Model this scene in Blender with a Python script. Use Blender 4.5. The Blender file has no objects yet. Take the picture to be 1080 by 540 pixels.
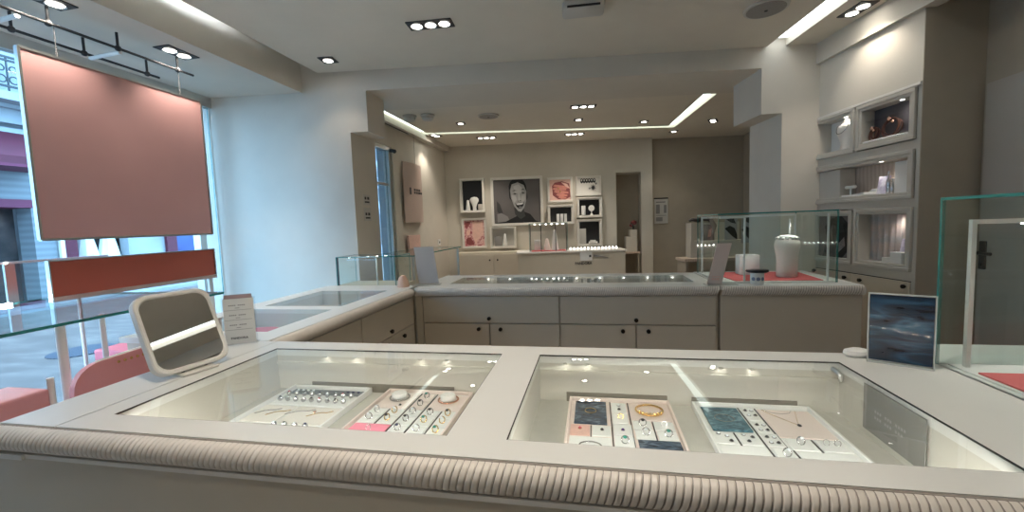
import bpy, bmesh, math, random
from mathutils import Vector, Matrix
random.seed(7)
SC = bpy.context.scene
COL = SC.collection
PI = math.pi
R = math.radians

# ------------------------------------------------------------------ materials
def _nt(name):
    m = bpy.data.materials.new(name); m.use_nodes = True
    nt = m.node_tree
    return m, nt, nt.nodes['Principled BSDF']

def mat(name, col, rough=.5, metal=0., spec=.5, var=.04, scale=6., bump=0., bscale=60., emit=None, es=0., coat=0.):
    m, nt, b = _nt(name)
    b.inputs['Roughness'].default_value = rough
    b.inputs['Metallic'].default_value = metal
    b.inputs['Specular IOR Level'].default_value = spec
    b.inputs['Coat Weight'].default_value = coat
    N = nt.nodes; L = nt.links
    if var > 0:
        tc = N.new('ShaderNodeTexCoord'); no = N.new('ShaderNodeTexNoise')
        no.inputs['Scale'].default_value = scale; no.inputs['Detail'].default_value = 3
        L.new(tc.outputs['Object'], no.inputs['Vector'])
        cr = N.new('ShaderNodeValToRGB')
        cr.color_ramp.elements[0].position = .3; cr.color_ramp.elements[1].position = .7
        cr.color_ramp.elements[0].color = (*[max(0, c*(1-var)) for c in col], 1)
        cr.color_ramp.elements[1].color = (*[min(1, c*(1+var)) for c in col], 1)
        L.new(no.outputs['Fac'], cr.inputs['Fac']); L.new(cr.outputs['Color'], b.inputs['Base Color'])
        if bump > 0:
            n2 = N.new('ShaderNodeTexNoise'); n2.inputs['Scale'].default_value = bscale
            L.new(tc.outputs['Object'], n2.inputs['Vector'])
            bp = N.new('ShaderNodeBump'); bp.inputs['Strength'].default_value = bump; bp.inputs['Distance'].default_value = .002
            L.new(n2.outputs['Fac'], bp.inputs['Height']); L.new(bp.outputs['Normal'], b.inputs['Normal'])
    else:
        b.inputs['Base Color'].default_value = (*col, 1)
    if emit:
        b.inputs['Emission Color'].default_value = (*emit, 1); b.inputs['Emission Strength'].default_value = es
    return m

def glassmat(name, tint=(.97, .99, .985), ior=1.45, rough=0.0):
    m = bpy.data.materials.new(name); m.use_nodes = True
    nt = m.node_tree; N = nt.nodes; L = nt.links
    N.clear()
    out = N.new('ShaderNodeOutputMaterial'); mx = N.new('ShaderNodeMixShader')
    tr = N.new('ShaderNodeBsdfTransparent'); tr.inputs['Color'].default_value = (*tint, 1)
    gl = N.new('ShaderNodeBsdfGlossy'); gl.inputs['Roughness'].default_value = rough
    fr = N.new('ShaderNodeFresnel'); fr.inputs['IOR'].default_value = ior
    ge = N.new('ShaderNodeNewGeometry'); sb = N.new('ShaderNodeMath'); sb.operation = 'SUBTRACT'; sb.inputs[0].default_value = 1
    ml = N.new('ShaderNodeMath'); ml.operation = 'MULTIPLY'
    L.new(ge.outputs['Backfacing'], sb.inputs[1]); L.new(sb.outputs[0], ml.inputs[0]); L.new(fr.outputs['Fac'], ml.inputs[1])
    L.new(ml.outputs[0], mx.inputs['Fac']); L.new(tr.outputs[0], mx.inputs[1]); L.new(gl.outputs[0], mx.inputs[2])
    L.new(mx.outputs[0], out.inputs['Surface'])
    return m

def wavemat(name, c1, c2, scale, rough=.5, direction='X', dist=0., kind='BANDS', spec=.5):
    m, nt, b = _nt(name); N = nt.nodes; L = nt.links
    tc = N.new('ShaderNodeTexCoord'); wv = N.new('ShaderNodeTexWave'); cr = N.new('ShaderNodeValToRGB')
    wv.wave_type = kind
    if kind == 'BANDS': wv.bands_direction = direction
    wv.inputs['Scale'].default_value = scale; wv.inputs['Distortion'].default_value = dist
    wv.inputs['Detail'].default_value = 2
    cr.color_ramp.elements[0].color = (*c1, 1); cr.color_ramp.elements[1].color = (*c2, 1)
    L.new(tc.outputs['Object'], wv.inputs['Vector']); L.new(wv.outputs['Color'], cr.inputs['Fac'])
    L.new(cr.outputs['Color'], b.inputs['Base Color'])
    b.inputs['Roughness'].default_value = rough; b.inputs['Specular IOR Level'].default_value = spec
    return m

def noisemat(name, stops, scale, rough=.5, detail=4, stretch=(1, 1, 1), dist=0.):
    m, nt, b = _nt(name); N = nt.nodes; L = nt.links
    tc = N.new('ShaderNodeTexCoord'); mp = N.new('ShaderNodeMapping'); no = N.new('ShaderNodeTexNoise'); cr = N.new('ShaderNodeValToRGB')
    mp.inputs['Scale'].default_value = stretch
    no.inputs['Scale'].default_value = scale; no.inputs['Detail'].default_value = detail; no.inputs['Distortion'].default_value = dist
    L.new(tc.outputs['Object'], mp.inputs['Vector']); L.new(mp.outputs['Vector'], no.inputs['Vector']); L.new(no.outputs['Fac'], cr.inputs['Fac'])
    els = cr.color_ramp.elements
    els[0].position = stops[0][0]; els[0].color = (*stops[0][1], 1)
    els[1].position = stops[-1][0]; els[1].color = (*stops[-1][1], 1)
    for p, c in stops[1:-1]:
        e = els.new(p); e.color = (*c, 1)
    L.new(cr.outputs['Color'], b.inputs['Base Color']); b.inputs['Roughness'].default_value = rough
    return m

def emis(name, col, s):
    m = bpy.data.materials.new(name); m.use_nodes = True
    nt = m.node_tree; N = nt.nodes; N.clear()
    o = N.new('ShaderNodeOutputMaterial'); e = N.new('ShaderNodeEmission')
    e.inputs['Color'].default_value = (*col, 1); e.inputs['Strength'].default_value = s
    nt.links.new(e.outputs[0], o.inputs['Surface']); return m

M = {}
M['wall'] = mat('wall_paint', (.64, .59, .51), .75, var=.02)
M['wall_b'] = mat('rear_wall_paint', (.60, .555, .475), .75, var=.02)
M['taupe'] = mat('taupe_paint', (.42, .365, .285), .75, var=.03)
M['ceil'] = mat('ceiling_paint', (.70, .645, .55), .85, var=.02)
M['slotwall'] = mat('light_slot_paint', (.85, .86, .85), .8, var=.01)
M['floor'] = noisemat('stone_floor', [(.3, (.30, .27, .24)), (.7, (.40, .36, .32))], 5, .35)
M['top'] = mat('counter_top_lacquer', (.745, .74, .70), .28, var=.015, spec=.5)
M['front'] = mat('counter_front_lacquer', (.62, .56, .455), .42, var=.02)
M['front2'] = mat('drawer_front_lacquer', (.62, .545, .44), .45, var=.02)
M['gap'] = mat('shadow_gap', (.03, .027, .024), .8, var=0)
M['trim'] = mat('cream_leather_trim', (.72, .66, .59), .38, var=.03, scale=30)
M['groove'] = mat('trim_seam', (.30, .26, .23), .7, var=0)
M['lip'] = mat('white_lip', (.78, .75, .70), .35, var=.01)
M['well'] = mat('display_well_lacquer', (.60, .575, .51), .35, var=.02)
M['wellfloor'] = mat('display_well_felt', (.50, .485, .435), .6, var=.04, scale=40)
M['glass'] = glassmat('clear_glass')
M['glass2'] = glassmat('display_case_glass', (.95, .985, .975), 1.5)
M['wglass'] = glassmat('window_glass', (.96, .98, .99), 1.35)
M['gedge'] = mat('green_glass_edge', (.03, .22, .20), .15, var=.05, spec=.8)
M['acryl'] = glassmat('clear_acrylic', (.97, .97, .97), 1.22)
M['white'] = mat('white_satin', (.80, .79, .76), .4, var=.015)
M['cream'] = mat('cream_leatherette', (.78, .73, .66), .5, var=.02, bump=.1)
M['pinkcream'] = mat('blush_leatherette', (.80, .68, .62), .55, var=.02)
M['paper'] = mat('white_card', (.80, .80, .77), .7, var=.01)
M['ink'] = mat('dark_ink', (.05, .05, .05), .7, var=0)
M['greyink'] = mat('grey_ink', (.30, .30, .29), .7, var=0)
M['black'] = mat('black_lacquer', (.012, .012, .014), .35, var=0)
M['darkgrey'] = mat('dark_grey', (.035, .035, .037), .6, var=.05)
M['knob'] = mat('dark_bronze_knob', (.03, .022, .018), .35, metal=.7, var=0)
M['steel'] = mat('brushed_steel', (.62, .62, .60), .3, metal=1., var=.03)
M['frame'] = mat('frame_lacquer', (.55, .515, .455), .35, var=.015)
M['postw'] = mat('white_metal_post', (.78, .77, .74), .35, var=.01)
M['framel'] = mat('pale_frame_lacquer', (.74, .71, .65), .3, var=.01)
M['niche'] = mat('niche_plum_back', (.10, .09, .10), .5, var=.05)
M['shadestrip'] = mat('tray_shade', (.17, .155, .125), .7, var=0)  # dark tone for the painted shade behind the trays
M['gold'] = mat('gold', (.80, .55, .22), .22, metal=1., var=0)
M['rose'] = mat('rose_gold', (.80, .48, .36), .22, metal=1., var=0)
M['silver'] = mat('silver', (.55, .55, .55), .25, metal=1., var=0)
M['gem_b'] = mat('navy_gem', (.02, .03, .10), .08, var=0, spec=.9)
M['gem_g'] = mat('green_gem', (.05, .30, .24), .08, var=0, spec=.9)
M['gem_p'] = mat('violet_gem', (.10, .04, .22), .08, var=0, spec=.9)
M['gem_c'] = mat('clear_gem', (.85, .88, .90), .05, var=0, spec=1.)
M['gem_r'] = mat('rose_gem', (.62, .12, .16), .08, var=0, spec=.9)
M['gem_k'] = mat('dark_gem', (.03, .03, .035), .08, var=0, spec=.9)
M['pinkcard'] = mat('pink_card', (.80, .24, .33), .6, var=.02)
M['rosecard'] = mat('rose_print', (.78, .50, .42), .6, var=.08, scale=40)
M['coral'] = mat('coral_felt', (.62, .12, .12), .85, var=.06, scale=30)
M['raspb'] = mat('raspberry_felt', (.62, .10, .18), .8, var=.06, scale=30)
M['pinkboard'] = mat('pink_board', (.70, .30, .31), .5, var=.04)
M['sat'] = None
M['orange'] = mat('orange_panel', (.44, .10, .06), .35, var=.06, scale=3)
M['panelpink'] = mat('pink_back_panel', (.60, .34, .325), .42, var=.04, scale=2.2)
M['panelbeige'] = mat('beige_banner', (.55, .42, .36), .5, var=.05, scale=2)
M['mirror'] = mat('mirror_silver', (.80, .80, .78), .02, metal=1., var=0)
M['bluecard'] = noisemat('navy_silk_print', [(.30, (.002, .005, .016)), (.48, (.006, .028, .07)), (.60, (.018, .08, .16)), (.74, (.14, .25, .36))], 7., .25, 5, (1., 1., 4.5), 1.2)
M['navyph'] = noisemat('navy_photo', [(.35, (.02, .03, .05)), (.55, (.06, .09, .13)), (.75, (.30, .36, .42))], 30., .12, 5, (1., 2.5, 1.), 1.)
M['tealph'] = noisemat('teal_photo', [(.35, (.02, .07, .10)), (.55, (.07, .18, .23)), (.75, (.25, .38, .42))], 26., .12, 5, (1., 1.5, 1.), 2.)
M['spotlamp'] = emis('spot_lamp', (1., .95, .86), 14.)
M['caselamp'] = emis('case_lamp', (1., .97, .92), 6.)
M['slotlamp'] = emis('slot_lamp', (.90, .97, 1.), 2.0)
M['covelamp'] = emis('cove_lamp', (.86, 1., .92), 1.9)
M['ledbar'] = emis('led_bar', (.78, .88, 1.), 50.)
M['wood'] = wavemat('pale_wood', (.52, .40, .31), (.62, .50, .41), 9., .5, 'X', 2.)
M['stone'] = noisemat('street_stone', [(.3, (.24, .25, .26)), (.7, (.34, .35, .36))], 1.2, .85)
M['pave'] = noisemat('street_paving', [(.3, (.125, .088, .072)), (.5, (.155, .112, .094)), (.75, (.235, .175, .145))], 1.4, .6, 6, (1, 3, 1))
M['crimson'] = mat('crimson_awning', (.085, .005, .018), .7, var=.1)
M['magenta'] = mat('magenta_band', (.13, .008, .04), .6, var=.05)
M['iron'] = mat('wrought_iron', (.03, .035, .04), .6, var=0)
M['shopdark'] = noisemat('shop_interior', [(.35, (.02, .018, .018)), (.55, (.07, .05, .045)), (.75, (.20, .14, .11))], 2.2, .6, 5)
M['navywall'] = noisemat('blue_shopfront', [(.3, (.01, .025, .12)), (.7, (.03, .07, .25))], 1.5, .5)
M['greyshut'] = wavemat('grey_shutter', (.15, .165, .175), (.20, .215, .225), 2.2, .6, 'Z')
M['leather'] = mat('strap_brown', (.12, .045, .03), .5, var=.1)
M['skinprint'] = mat('print_rose_skin', (.62, .24, .19), .6, var=.1, scale=20)
M['skindark'] = mat('print_dark_rose', (.24, .06, .06), .6, var=.1, scale=20)
M['pr1'] = mat('print_grey_dark', (.045, .045, .045), .6, var=0)
M['pr0'] = mat('print_black', (.008, .008, .008), .6, var=0)
M['prbg'] = mat('print_grey_ground', (.13, .118, .115), .6, var=.12, scale=2.)
M['pr2'] = mat('print_grey_mid', (.25, .24, .235), .6, var=0)
M['pr3'] = mat('print_grey_light', (.38, .37, .36), .6, var=0)
M['pr4'] = mat('print_grey_pale', (.52, .51, .50), .6, var=0)
M['prw'] = mat('print_white', (.75, .74, .72), .6, var=0)
M['stripes'] = wavemat('silver_pink_stripes', (.30, .31, .34), (.66, .55, .50), 14., .4, 'X')
M['rosehatch'] = noisemat('rose_mosaic_print', [(.38, (.75, .50, .46)), (.5, (.62, .30, .30)), (.62, (.30, .03, .06))], 16., .6, 3, (1, 1, 1), 2.)
M['lavprint'] = noisemat('lavender_print', [(.35, (.75, .72, .78)), (.6, (.45, .40, .55))], 22., .6, 4)
M['smoke'] = mat('detector_plastic', (.55, .53, .49), .5, var=.02)
M['speaker'] = mat('speaker_grille', (.30, .28, .255), .7, var=.1, scale=120)
M['doorp'] = mat('door_paint', (.47, .435, .385), .6, var=.02)

# ------------------------------------------------------------------ mesh builder
class MB:
    def __init__(s): s.bm = bmesh.new(); s.mi = 0; s.mats = []
    def use(s, m):
        if m not in s.mats: s.mats.append(m)
        s.mi = s.mats.index(m); return s
    def _f(s, vs):
        try:
            f = s.bm.faces.new(vs); f.material_index = s.mi; return f
        except ValueError: return None
    def box(s, x0, x1, y0, y1, z0, z1, T=None):
        vs = [Vector(p) for p in ((x0,y0,z0),(x1,y0,z0),(x1,y1,z0),(x0,y1,z0),(x0,y0,z1),(x1,y0,z1),(x1,y1,z1),(x0,y1,z1))]
        if T is not None: vs = [T @ v for v in vs]
        v = [s.bm.verts.new(p) for p in vs]
        for q in ((0,3,2,1),(4,5,6,7),(0,1,5,4),(1,2,6,5),(2,3,7,6),(3,0,4,7)): s._f([v[i] for i in q])
        return s
    def rbox(s, x0, x1, y0, y1, z0, z1, r=.004, seg=2, T=None):
        n0 = set(s.bm.verts); e0 = set(s.bm.edges)
        s.box(x0, x1, y0, y1, z0, z1, T)
        es = [e for e in s.bm.edges if e not in e0]
        bmesh.ops.bevel(s.bm, geom=es, offset=r, segments=seg, affect='EDGES', profile=.5, material=s.mi)
        return s
    def prism(s, pts, z0, z1, T=None):
        a = [Vector((x, y, z0)) for x, y in pts]; b = [Vector((x, y, z1)) for x, y in pts]
        if T is not None: a = [T @ v for v in a]; b = [T @ v for v in b]
        a = [s.bm.verts.new(p) for p in a]; b = [s.bm.verts.new(p) for p in b]
        n = len(a); s._f(a[::-1]); s._f(b)
        for i in range(n): s._f([a[i], a[(i+1) % n], b[(i+1) % n], b[i]])
        return s
    def plate(s, pts, y0, y1, T=None):                       # polygon in x,z with thickness in y
        A = Matrix(((1,0,0,0),(0,0,1,0),(0,1,0,0),(0,0,0,1)))
        return s.prism(pts, y0, y1, A if T is None else T @ A)
    def lathe(s, prof, c=(0,0,0), seg=20, T=None, cap=True):
        rings = []
        for r, z in prof:
            ring = []
            for i in range(seg):
                a = 2*PI*i/seg; p = Vector((c[0]+r*math.cos(a), c[1]+r*math.sin(a), c[2]+z))
                ring.append(s.bm.verts.new(T @ p if T is not None else p))
            rings.append(ring)
        for k in range(len(rings)-1):
            for i in range(seg): s._f([rings[k][i], rings[k][(i+1)%seg], rings[k+1][(i+1)%seg], rings[k+1][i]])
        if cap: s._f(rings[0][::-1]); s._f(rings[-1])
        return s
    def cyl(s, p0, p1, r, seg=12, r1=None):
        p0 = Vector(p0); p1 = Vector(p1); d = p1-p0; L = d.length
        T = Matrix.Translation(p0) @ d.to_track_quat('Z', 'Y').to_matrix().to_4x4()
        return s.lathe([(r, 0), (r if r1 is None else r1, L)], seg=seg, T=T)
    def tube(s, pts, r, seg=8, closed=False):
        pts = [Vector(p) for p in pts]; n = len(pts); rings = []; up = Vector((0,0,1))
        prev = None
        for i, p in enumerate(pts):
            if closed: t = pts[(i+1)%n]-pts[i-1]
            else: t = pts[min(i+1,n-1)]-pts[max(i-1,0)]
            t.normalize()
            a = prev - t*prev.dot(t) if prev is not None else t.cross(up)
            if a.length < 1e-4: a = t.cross(Vector((1,0,0)))
            a.normalize(); prev = a; b = t.cross(a)
            rr = r[i] if isinstance(r, (list, tuple)) else r
            rings.append([s.bm.verts.new(p + (a*math.cos(2*PI*k/seg)+b*math.sin(2*PI*k/seg))*rr) for k in range(seg)])
        m = n if closed else n-1
        for i in range(m):
            A = rings[i]; B = rings[(i+1)%n]
            for k in range(seg): s._f([A[k], A[(k+1)%seg], B[(k+1)%seg], B[k]])
        if not closed: s._f(rings[0][::-1]); s._f(rings[-1])
        return s
    def ball(s, c, r, sx=1, sy=1, sz=1, seg=14, rings=8, T=None):
        X = Matrix.Translation(Vector(c)) @ Matrix.Diagonal((sx, sy, sz, 1))
        if T is not None: X = T @ X
        prof = [(max(1e-4, r*math.sin(PI*i/rings)), -r*math.cos(PI*i/rings)) for i in range(rings+1)]
        return s.lathe(prof, seg=seg, T=X)
    def torus(s, c, Rr, r, T=None, seg=24, ts=8, a0=0, a1=2*PI):
        closed = abs(a1-a0-2*PI) < 1e-6
        n = seg if closed else seg+1
        X = Matrix.Translation(Vector(c))
        if T is not None: X = X @ T
        return s.tube([X @ Vector((Rr*math.cos(a0+(a1-a0)*i/seg), Rr*math.sin(a0+(a1-a0)*i/seg), 0)) for i in range(n)], r, ts, closed)
    def build(s, name, m=None, parent=None, world=False, smooth=False, bevel=0., ang=40):
        if m is not None and not s.mats: s.mats = [m]
        me = bpy.data.meshes.new(name)
        bmesh.ops.recalc_face_normals(s.bm, faces=s.bm.faces[:])
        if world and parent is not None:
            bmesh.ops.transform(s.bm, matrix=frame(parent).inverted(), verts=s.bm.verts[:])
        s.bm.to_mesh(me); s.bm.free()
        for q in s.mats: me.materials.append(q)
        if smooth:
            for p in me.polygons: p.use_smooth = True
            try: me.set_sharp_from_angle(angle=R(ang))
            except Exception: pass
        o = bpy.data.objects.new(name, me); COL.objects.link(o)
        if parent is not None: o.parent = parent
        if bevel > 0:
            b = o.modifiers.new('edge_bevel', 'BEVEL'); b.width = bevel; b.segments = 2; b.limit_method = 'ANGLE'; b.angle_limit = R(40)
        return o

def frame(o):
    X = Matrix.Translation(o.location) @ o.rotation_euler.to_matrix().to_4x4()
    return frame(o.parent) @ X if o.parent else X

def thing(name, label, cat, loc=(0,0,0), rz=0., group=None, rot=None):
    o = bpy.data.objects.new(name, None); COL.objects.link(o)
    o.empty_display_size = .05
    o.location = loc; o.rotation_euler = rot if rot else (0, 0, rz)
    o['label'] = label; o['category'] = cat
    if group: o['group'] = group
    return o
def tag(o, label, cat, group=None):
    o['label'] = label; o['category'] = cat
    if group: o['group'] = group
    return o
def struct(o): o['kind'] = 'structure'; return o
def copy_tree(o, parent=None):
    c = o.copy(); COL.objects.link(c)
    if parent is not None: c.parent = parent
    for ch in list(o.children): copy_tree(ch, c)
    return c
def place(proto, used, loc, rz, label, group=None):
    """first call moves the prototype itself, later calls copy it with its parts"""
    o = proto if not used else copy_tree(proto)
    o.location = loc; o.rotation_euler[2] = rz; o['label'] = label
    if group: o['group'] = group
    return o
def text_mesh(mb, s, size, T, ext=.0004, bold=0., align='CENTER'):
    cu = bpy.data.curves.new('lettering', 'FONT'); cu.body = s; cu.size = size; cu.extrude = ext; cu.align_x = align; cu.offset = bold
    cu.resolution_u = 2
    ob = bpy.data.objects.new('lettering', cu); COL.objects.link(ob)
    bpy.context.view_layer.update()
    me = bpy.data.meshes.new_from_object(ob.evaluated_get(bpy.context.evaluated_depsgraph_get()))
    bpy.data.objects.remove(ob); bpy.data.curves.remove(cu)
    vs = [mb.bm.verts.new(T @ v.co) for v in me.vertices]
    for p in me.polygons: mb._f([vs[i] for i in p.vertices])
    bpy.data.meshes.remove(me)
def spot(name, loc, watts, deg, parent=None, col=(1., .90, .78), blend=.6, r=.03, aim=None):
    l = bpy.data.lights.new(name, 'SPOT'); l.energy = watts; l.spot_size = R(deg); l.spot_blend = blend; l.shadow_soft_size = r; l.color = col
    o = bpy.data.objects.new(name, l); COL.objects.link(o)
    if parent is not None: o.parent = parent
    o.location = loc
    if aim is not None: o.rotation_euler = Vector(aim).to_track_quat('-Z', 'Y').to_euler()
    return o
def glass_plate(name, x0, x1, y0, y1, z0, z1, parent, m='glass2', world=False):
    """glass sheet: clear faces, green tinted rim"""
    d = [x1-x0, y1-y0, z1-z0]; ax = d.index(min(d))
    b = MB(); b.use(M[m]); b.use(M['gedge'])
    b.box(x0, x1, y0, y1, z0, z1)
    b.bm.faces.ensure_lookup_table()
    bmesh.ops.recalc_face_normals(b.bm, faces=b.bm.faces[:])
    for f in b.bm.faces: f.material_index = 0 if abs(f.normal[ax]) > .5 else 1
    return b.build(name, None, parent, world)

# ------------------------------------------------------------------ camera
cam = bpy.data.cameras.new('camera'); camo = bpy.data.objects.new('camera', cam); COL.objects.link(camo)
_y, _p, _r = R(-11.06), R(-4.476), R(-2.084)
_f = Vector((math.sin(_y)*math.cos(_p), math.cos(_y)*math.cos(_p), math.sin(_p)))
_rt = Vector((math.cos(_y), -math.sin(_y), 0)); _u = _rt.cross(_f)
_r2 = _rt*math.cos(_r) + _u*math.sin(_r); _u2 = -_rt*math.sin(_r) + _u*math.cos(_r)
mw = Matrix((( _r2.x, _u2.x, -_f.x, 0), (_r2.y, _u2.y, -_f.y, 0), (_r2.z, _u2.z, -_f.z, 1.40), (0, 0, 0, 1)))
camo.matrix_world = mw
cam.sensor_width = 36; cam.lens = 441.9/1080*36; cam.clip_start = .02; cam.clip_end = 200
SC.camera = camo

# ------------------------------------------------------------------ room shell
ZC = 2.75
BA = .1436                                              # slope of the rear rooms' axis against the counters
def beam_f(x): return 3.662 + .1364*x                   # front face of the beam and of both piers
def beam_b(x): return 4.32 + .141*x
def rear(x): return 7.365 + BA*x
def S(name, fn, m, bevel=0):
    b = MB(); fn(b); return struct(b.build(name, M[m], bevel=bevel))

S('floor', lambda b: b.box(-3.3, 3.4, -2.6, 9.0, -.1, 0), 'floor')
# ceiling slabs leave two light slots and the rear cove open
S('ceiling', lambda b: b.prism([(-2.305, -2.6), (2.18, -2.6), (1.412, 3.855), (-2.305, 3.347)], ZC, ZC+.06), 'ceil')
S('ceiling_strip', lambda b: b.prism([(2.33, -2.6), (2.75, -2.6), (2.75, 3.9), (1.555, 3.9)], ZC, ZC+.06), 'ceil')
S('roof_slab', lambda b: b.box(-3.6, 3.4, -2.8, 9.2, 3.0, 3.15), 'wall')
S('ceiling_window_niche', lambda b: b.box(-3.45, -2.52, -2.6, 3.5, 2.59, 2.66), 'wall')
S('trim_soffit', lambda b: b.box(-2.52, -2.45, -2.6, 3.38, 2.59, 3.0), 'wall')
S('trim_slot_left', lambda b: (b.box(-2.45, -2.25, -2.6, 3.36, 2.96, 3.0), b.box(-2.25, -2.24, -2.6, 3.36, 2.81, 2.96)), 'slotwall')
S('trim_slot_right', lambda b: (b.prism([(2.10, -2.6), (2.41, -2.6), (1.635, 3.92), (1.34, 3.92)], 2.90, 2.94),
                               b.prism([(2.33, -2.6), (2.39, -2.6), (1.62, 3.92), (1.555, 3.92)], 2.81, 2.90),
                               b.prism([(2.12, -2.6), (2.18, -2.6), (1.412, 3.92), (1.35, 3.92)], 2.81, 2.90)), 'slotwall')
# beam across the shop with its two piers
S('trim_beam', lambda b: b.prism([(-3.45, beam_f(-3.45)), (2.6, beam_f(2.6)), (2.6, beam_b(2.6)), (-3.45, beam_b(-3.45))], 2.583, 3.0), 'wall')
S('wall_left_pier', lambda b: (b.prism([(-3.45, beam_f(-3.45)), (-2.05, beam_f(-2.05)), (-2.05, 3.80), (-2.50, 3.80), (-3.45, 3.80)], 0, 2.236),
                               b.prism([(-3.45, beam_f(-3.45)), (-1.893, beam_f(-1.893)), (-1.893, 3.715), (-3.45, 3.715)], 2.236, 2.584)), 'wall')
S('wall_right_pier', lambda b: (b.prism([(1.537, beam_f(1.537)), (2.6, beam_f(2.6)), (2.6, 4.45), (1.462, 4.365)], 0, 2.216),
                                b.prism([(1.374, beam_f(1.374)), (2.6, beam_f(2.6)), (2.6, 4.42), (1.300, 4.30)], 2.216, 2.584)), 'wall')
# rear room
S('ceiling_rear', lambda b: (b.prism([(-2.345, 4.02), (1.29, beam_b(1.29)), (1.232, 5.10), (1.128, 6.662), (-2.345, 6.08-.21)], ZC, ZC+.06)), 'ceil')
S('ceiling_rear_edge', lambda b: (b.prism([(-2.6, 3.90), (-2.345, 3.90), (-2.345, 5.87), (1.128, 6.662), (1.255, 6.80), (-2.48, 5.99), (-2.48, 8.2), (-2.6, 8.2)], ZC+.08, ZC+.10),
                                  ), 'slotwall')
S('ceiling_rear_border', lambda b: (b.prism([(-2.6, 3.9), (-2.455, 3.9), (-2.455, 5.92), (-2.6, 5.92)], ZC, ZC+.06),
                                    b.prism([(-2.6, 5.92), (1.23, 6.80), (1.378, 5.13), (1.29, 5.115), (1.29, 4.40), (3.3, 4.68), (3.3, 9.0), (-2.6, 9.0)], ZC, ZC+.06)), 'ceil')
S('wall_back', lambda b: b.prism([(-2.6, rear(-2.6)), (.40, rear(.40)), (.40, rear(.40)+.42), (-2.6, rear(-2.6)+.42)], 0, ZC), 'wall_b')
S('wall_back_pilaster', lambda b: b.prism([(.815, rear(.815)), (1.005, rear(1.005)), (1.005, rear(1.005)+.42), (.815, rear(.815)+.42)], 0, ZC), 'wall_b')
S('wall_back_lintel', lambda b: b.prism([(.40, rear(.40)), (.815, rear(.815)), (.815, rear(.815)+.42), (.40, rear(.40)+.42)], 2.19, ZC), 'wall_b')
S('trim_rear_soffit', lambda b: b.box(-2.5, -2.405, 4.0, 7.0, 2.672, ZC), 'wall')
S('wall_back_right', lambda b: (b.prism([(1.005, rear(1.005)+.16), (3.3, rear(3.3)+.16), (3.3, rear(3.3)+.7), (1.005, rear(1.005)+.7)], 0, ZC),
                 b.prism([(.30, rear(.30)+.42), (1.005, rear(1.005)+.42), (1.005, rear(1.005)+.7), (.30, rear(.30)+.7)], 0, ZC)), 'taupe')
S('wall_right_rear', lambda b: b.box(2.55, 2.65, 4.4, 9.0, 0, ZC), 'taupe')
S('wall_left_rear', lambda b: b.box(-2.62, -2.50, 5.06, 7.2, 0, ZC), 'wall')
S('wall_left_lintel', lambda b: (b.box(-2.62, -2.50, 3.78, 5.06, 2.42, ZC), b.box(-2.62, -2.50, 3.78, 5.06, 0, .45)), 'wall')
# right wall above the display cabinet, alcove walls and the wall behind the camera
RW = (1.83, 3.90); RWZ = math.atan2(-.986, .163)
def rwp(s, d): return (RW[0]+.163*s+.986*d, RW[1]-.986*s+.163*d)
S('wall_right', lambda b: (b.prism([rwp(-.12, 0), rwp(.877, 0), rwp(.877, .36), rwp(-.12, .45)], 2.165, 2.59),
                           b.prism([rwp(-.12, -.03), rwp(6.0, -.03), rwp(6.0, .06), rwp(.884, .06), rwp(.877, .36), rwp(-.12, .45)], 2.59, ZC)), 'wall')
S('wall_right_alcove', lambda b: b.prism([rwp(.884, -.001), rwp(.884, .60), rwp(.40, .60), rwp(.40, .365), rwp(.8785, .365), rwp(.8785, -.001)], 0, ZC), 'taupe')
S('wall_right_side', lambda b: b.box(2.333, 2.50, -2.6, 3.3, 0, ZC), 'taupe')
S('wall_front', lambda b: b.box(-3.45, 2.9, -2.7, -2.6, 0, 3.0), 'wall_b')

# ------------------------------------------------------------------ windows and outside
def window_1():
    b = MB()
    b.box(-3.34, -3.27, -.15, 3.30, .10, .16); b.box(-3.34, -3.27, -.15, 3.30, 2.50, 2.60)
    for y in (-.12, 3.02): b.box(-3.34, -3.27, y-.03, y+.03, .16, 2.50)
    w = struct(b.build('window_1', M['steel']))
    g = glass_plate('pane', -3.31, -3.30, -.15, 3.2, .16, 2.5, w, 'wglass')
    S('wall_left_sill', lambda c: c.box(-3.45, -3.25, -2.6, 3.4, -.1, .10), 'stone')
    S('wall_left_fascia', lambda c: c.box(-3.47, -3.36, -2.7, 3.3, 2.55, 4.0), 'stone')
window_1()
S('wall_left_daylight_block', lambda b: b.box(-3.45, -3.25, -2.7, -.15, 0, 2.75), 'wall')  # unseen wall added to keep daylight off the front counter panel
def window_2():
    b = MB()
    b.box(-2.60, -2.52, 5.00, 5.06, .45, 2.42); b.box(-2.60, -2.52, 3.80, 3.85, .45, 2.42)
    b.box(-2.60, -2.52, 3.85, 5.00, 2.37, 2.42); b.box(-2.60, -2.52, 3.85, 5.00, .45, .50); b.box(-2.585, -2.545, 3.85, 5.0, 1.93, 1.96)
    w = struct(b.build('window_2', M['steel']))
    glass_plate('pane', -2.57, -2.56, 3.85, 5.0, .5, 2.37, w, 'wglass')
window_2()
S('street', lambda b: b.box(-14.5, -3.45, -12, 45, -.2, -.1), 'pave')
S('street_kerb', lambda b: b.box(-12.3, -11.6, -12, 45, -.1, -.02), 'stone')
S('wall_outside', lambda b: (b.box(-3.45, -3.3, 3.80, 4.2, -.1, 6), b.box(-2.74, -2.62, 5.1, 12, -.1, 6)), 'stone')

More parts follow.
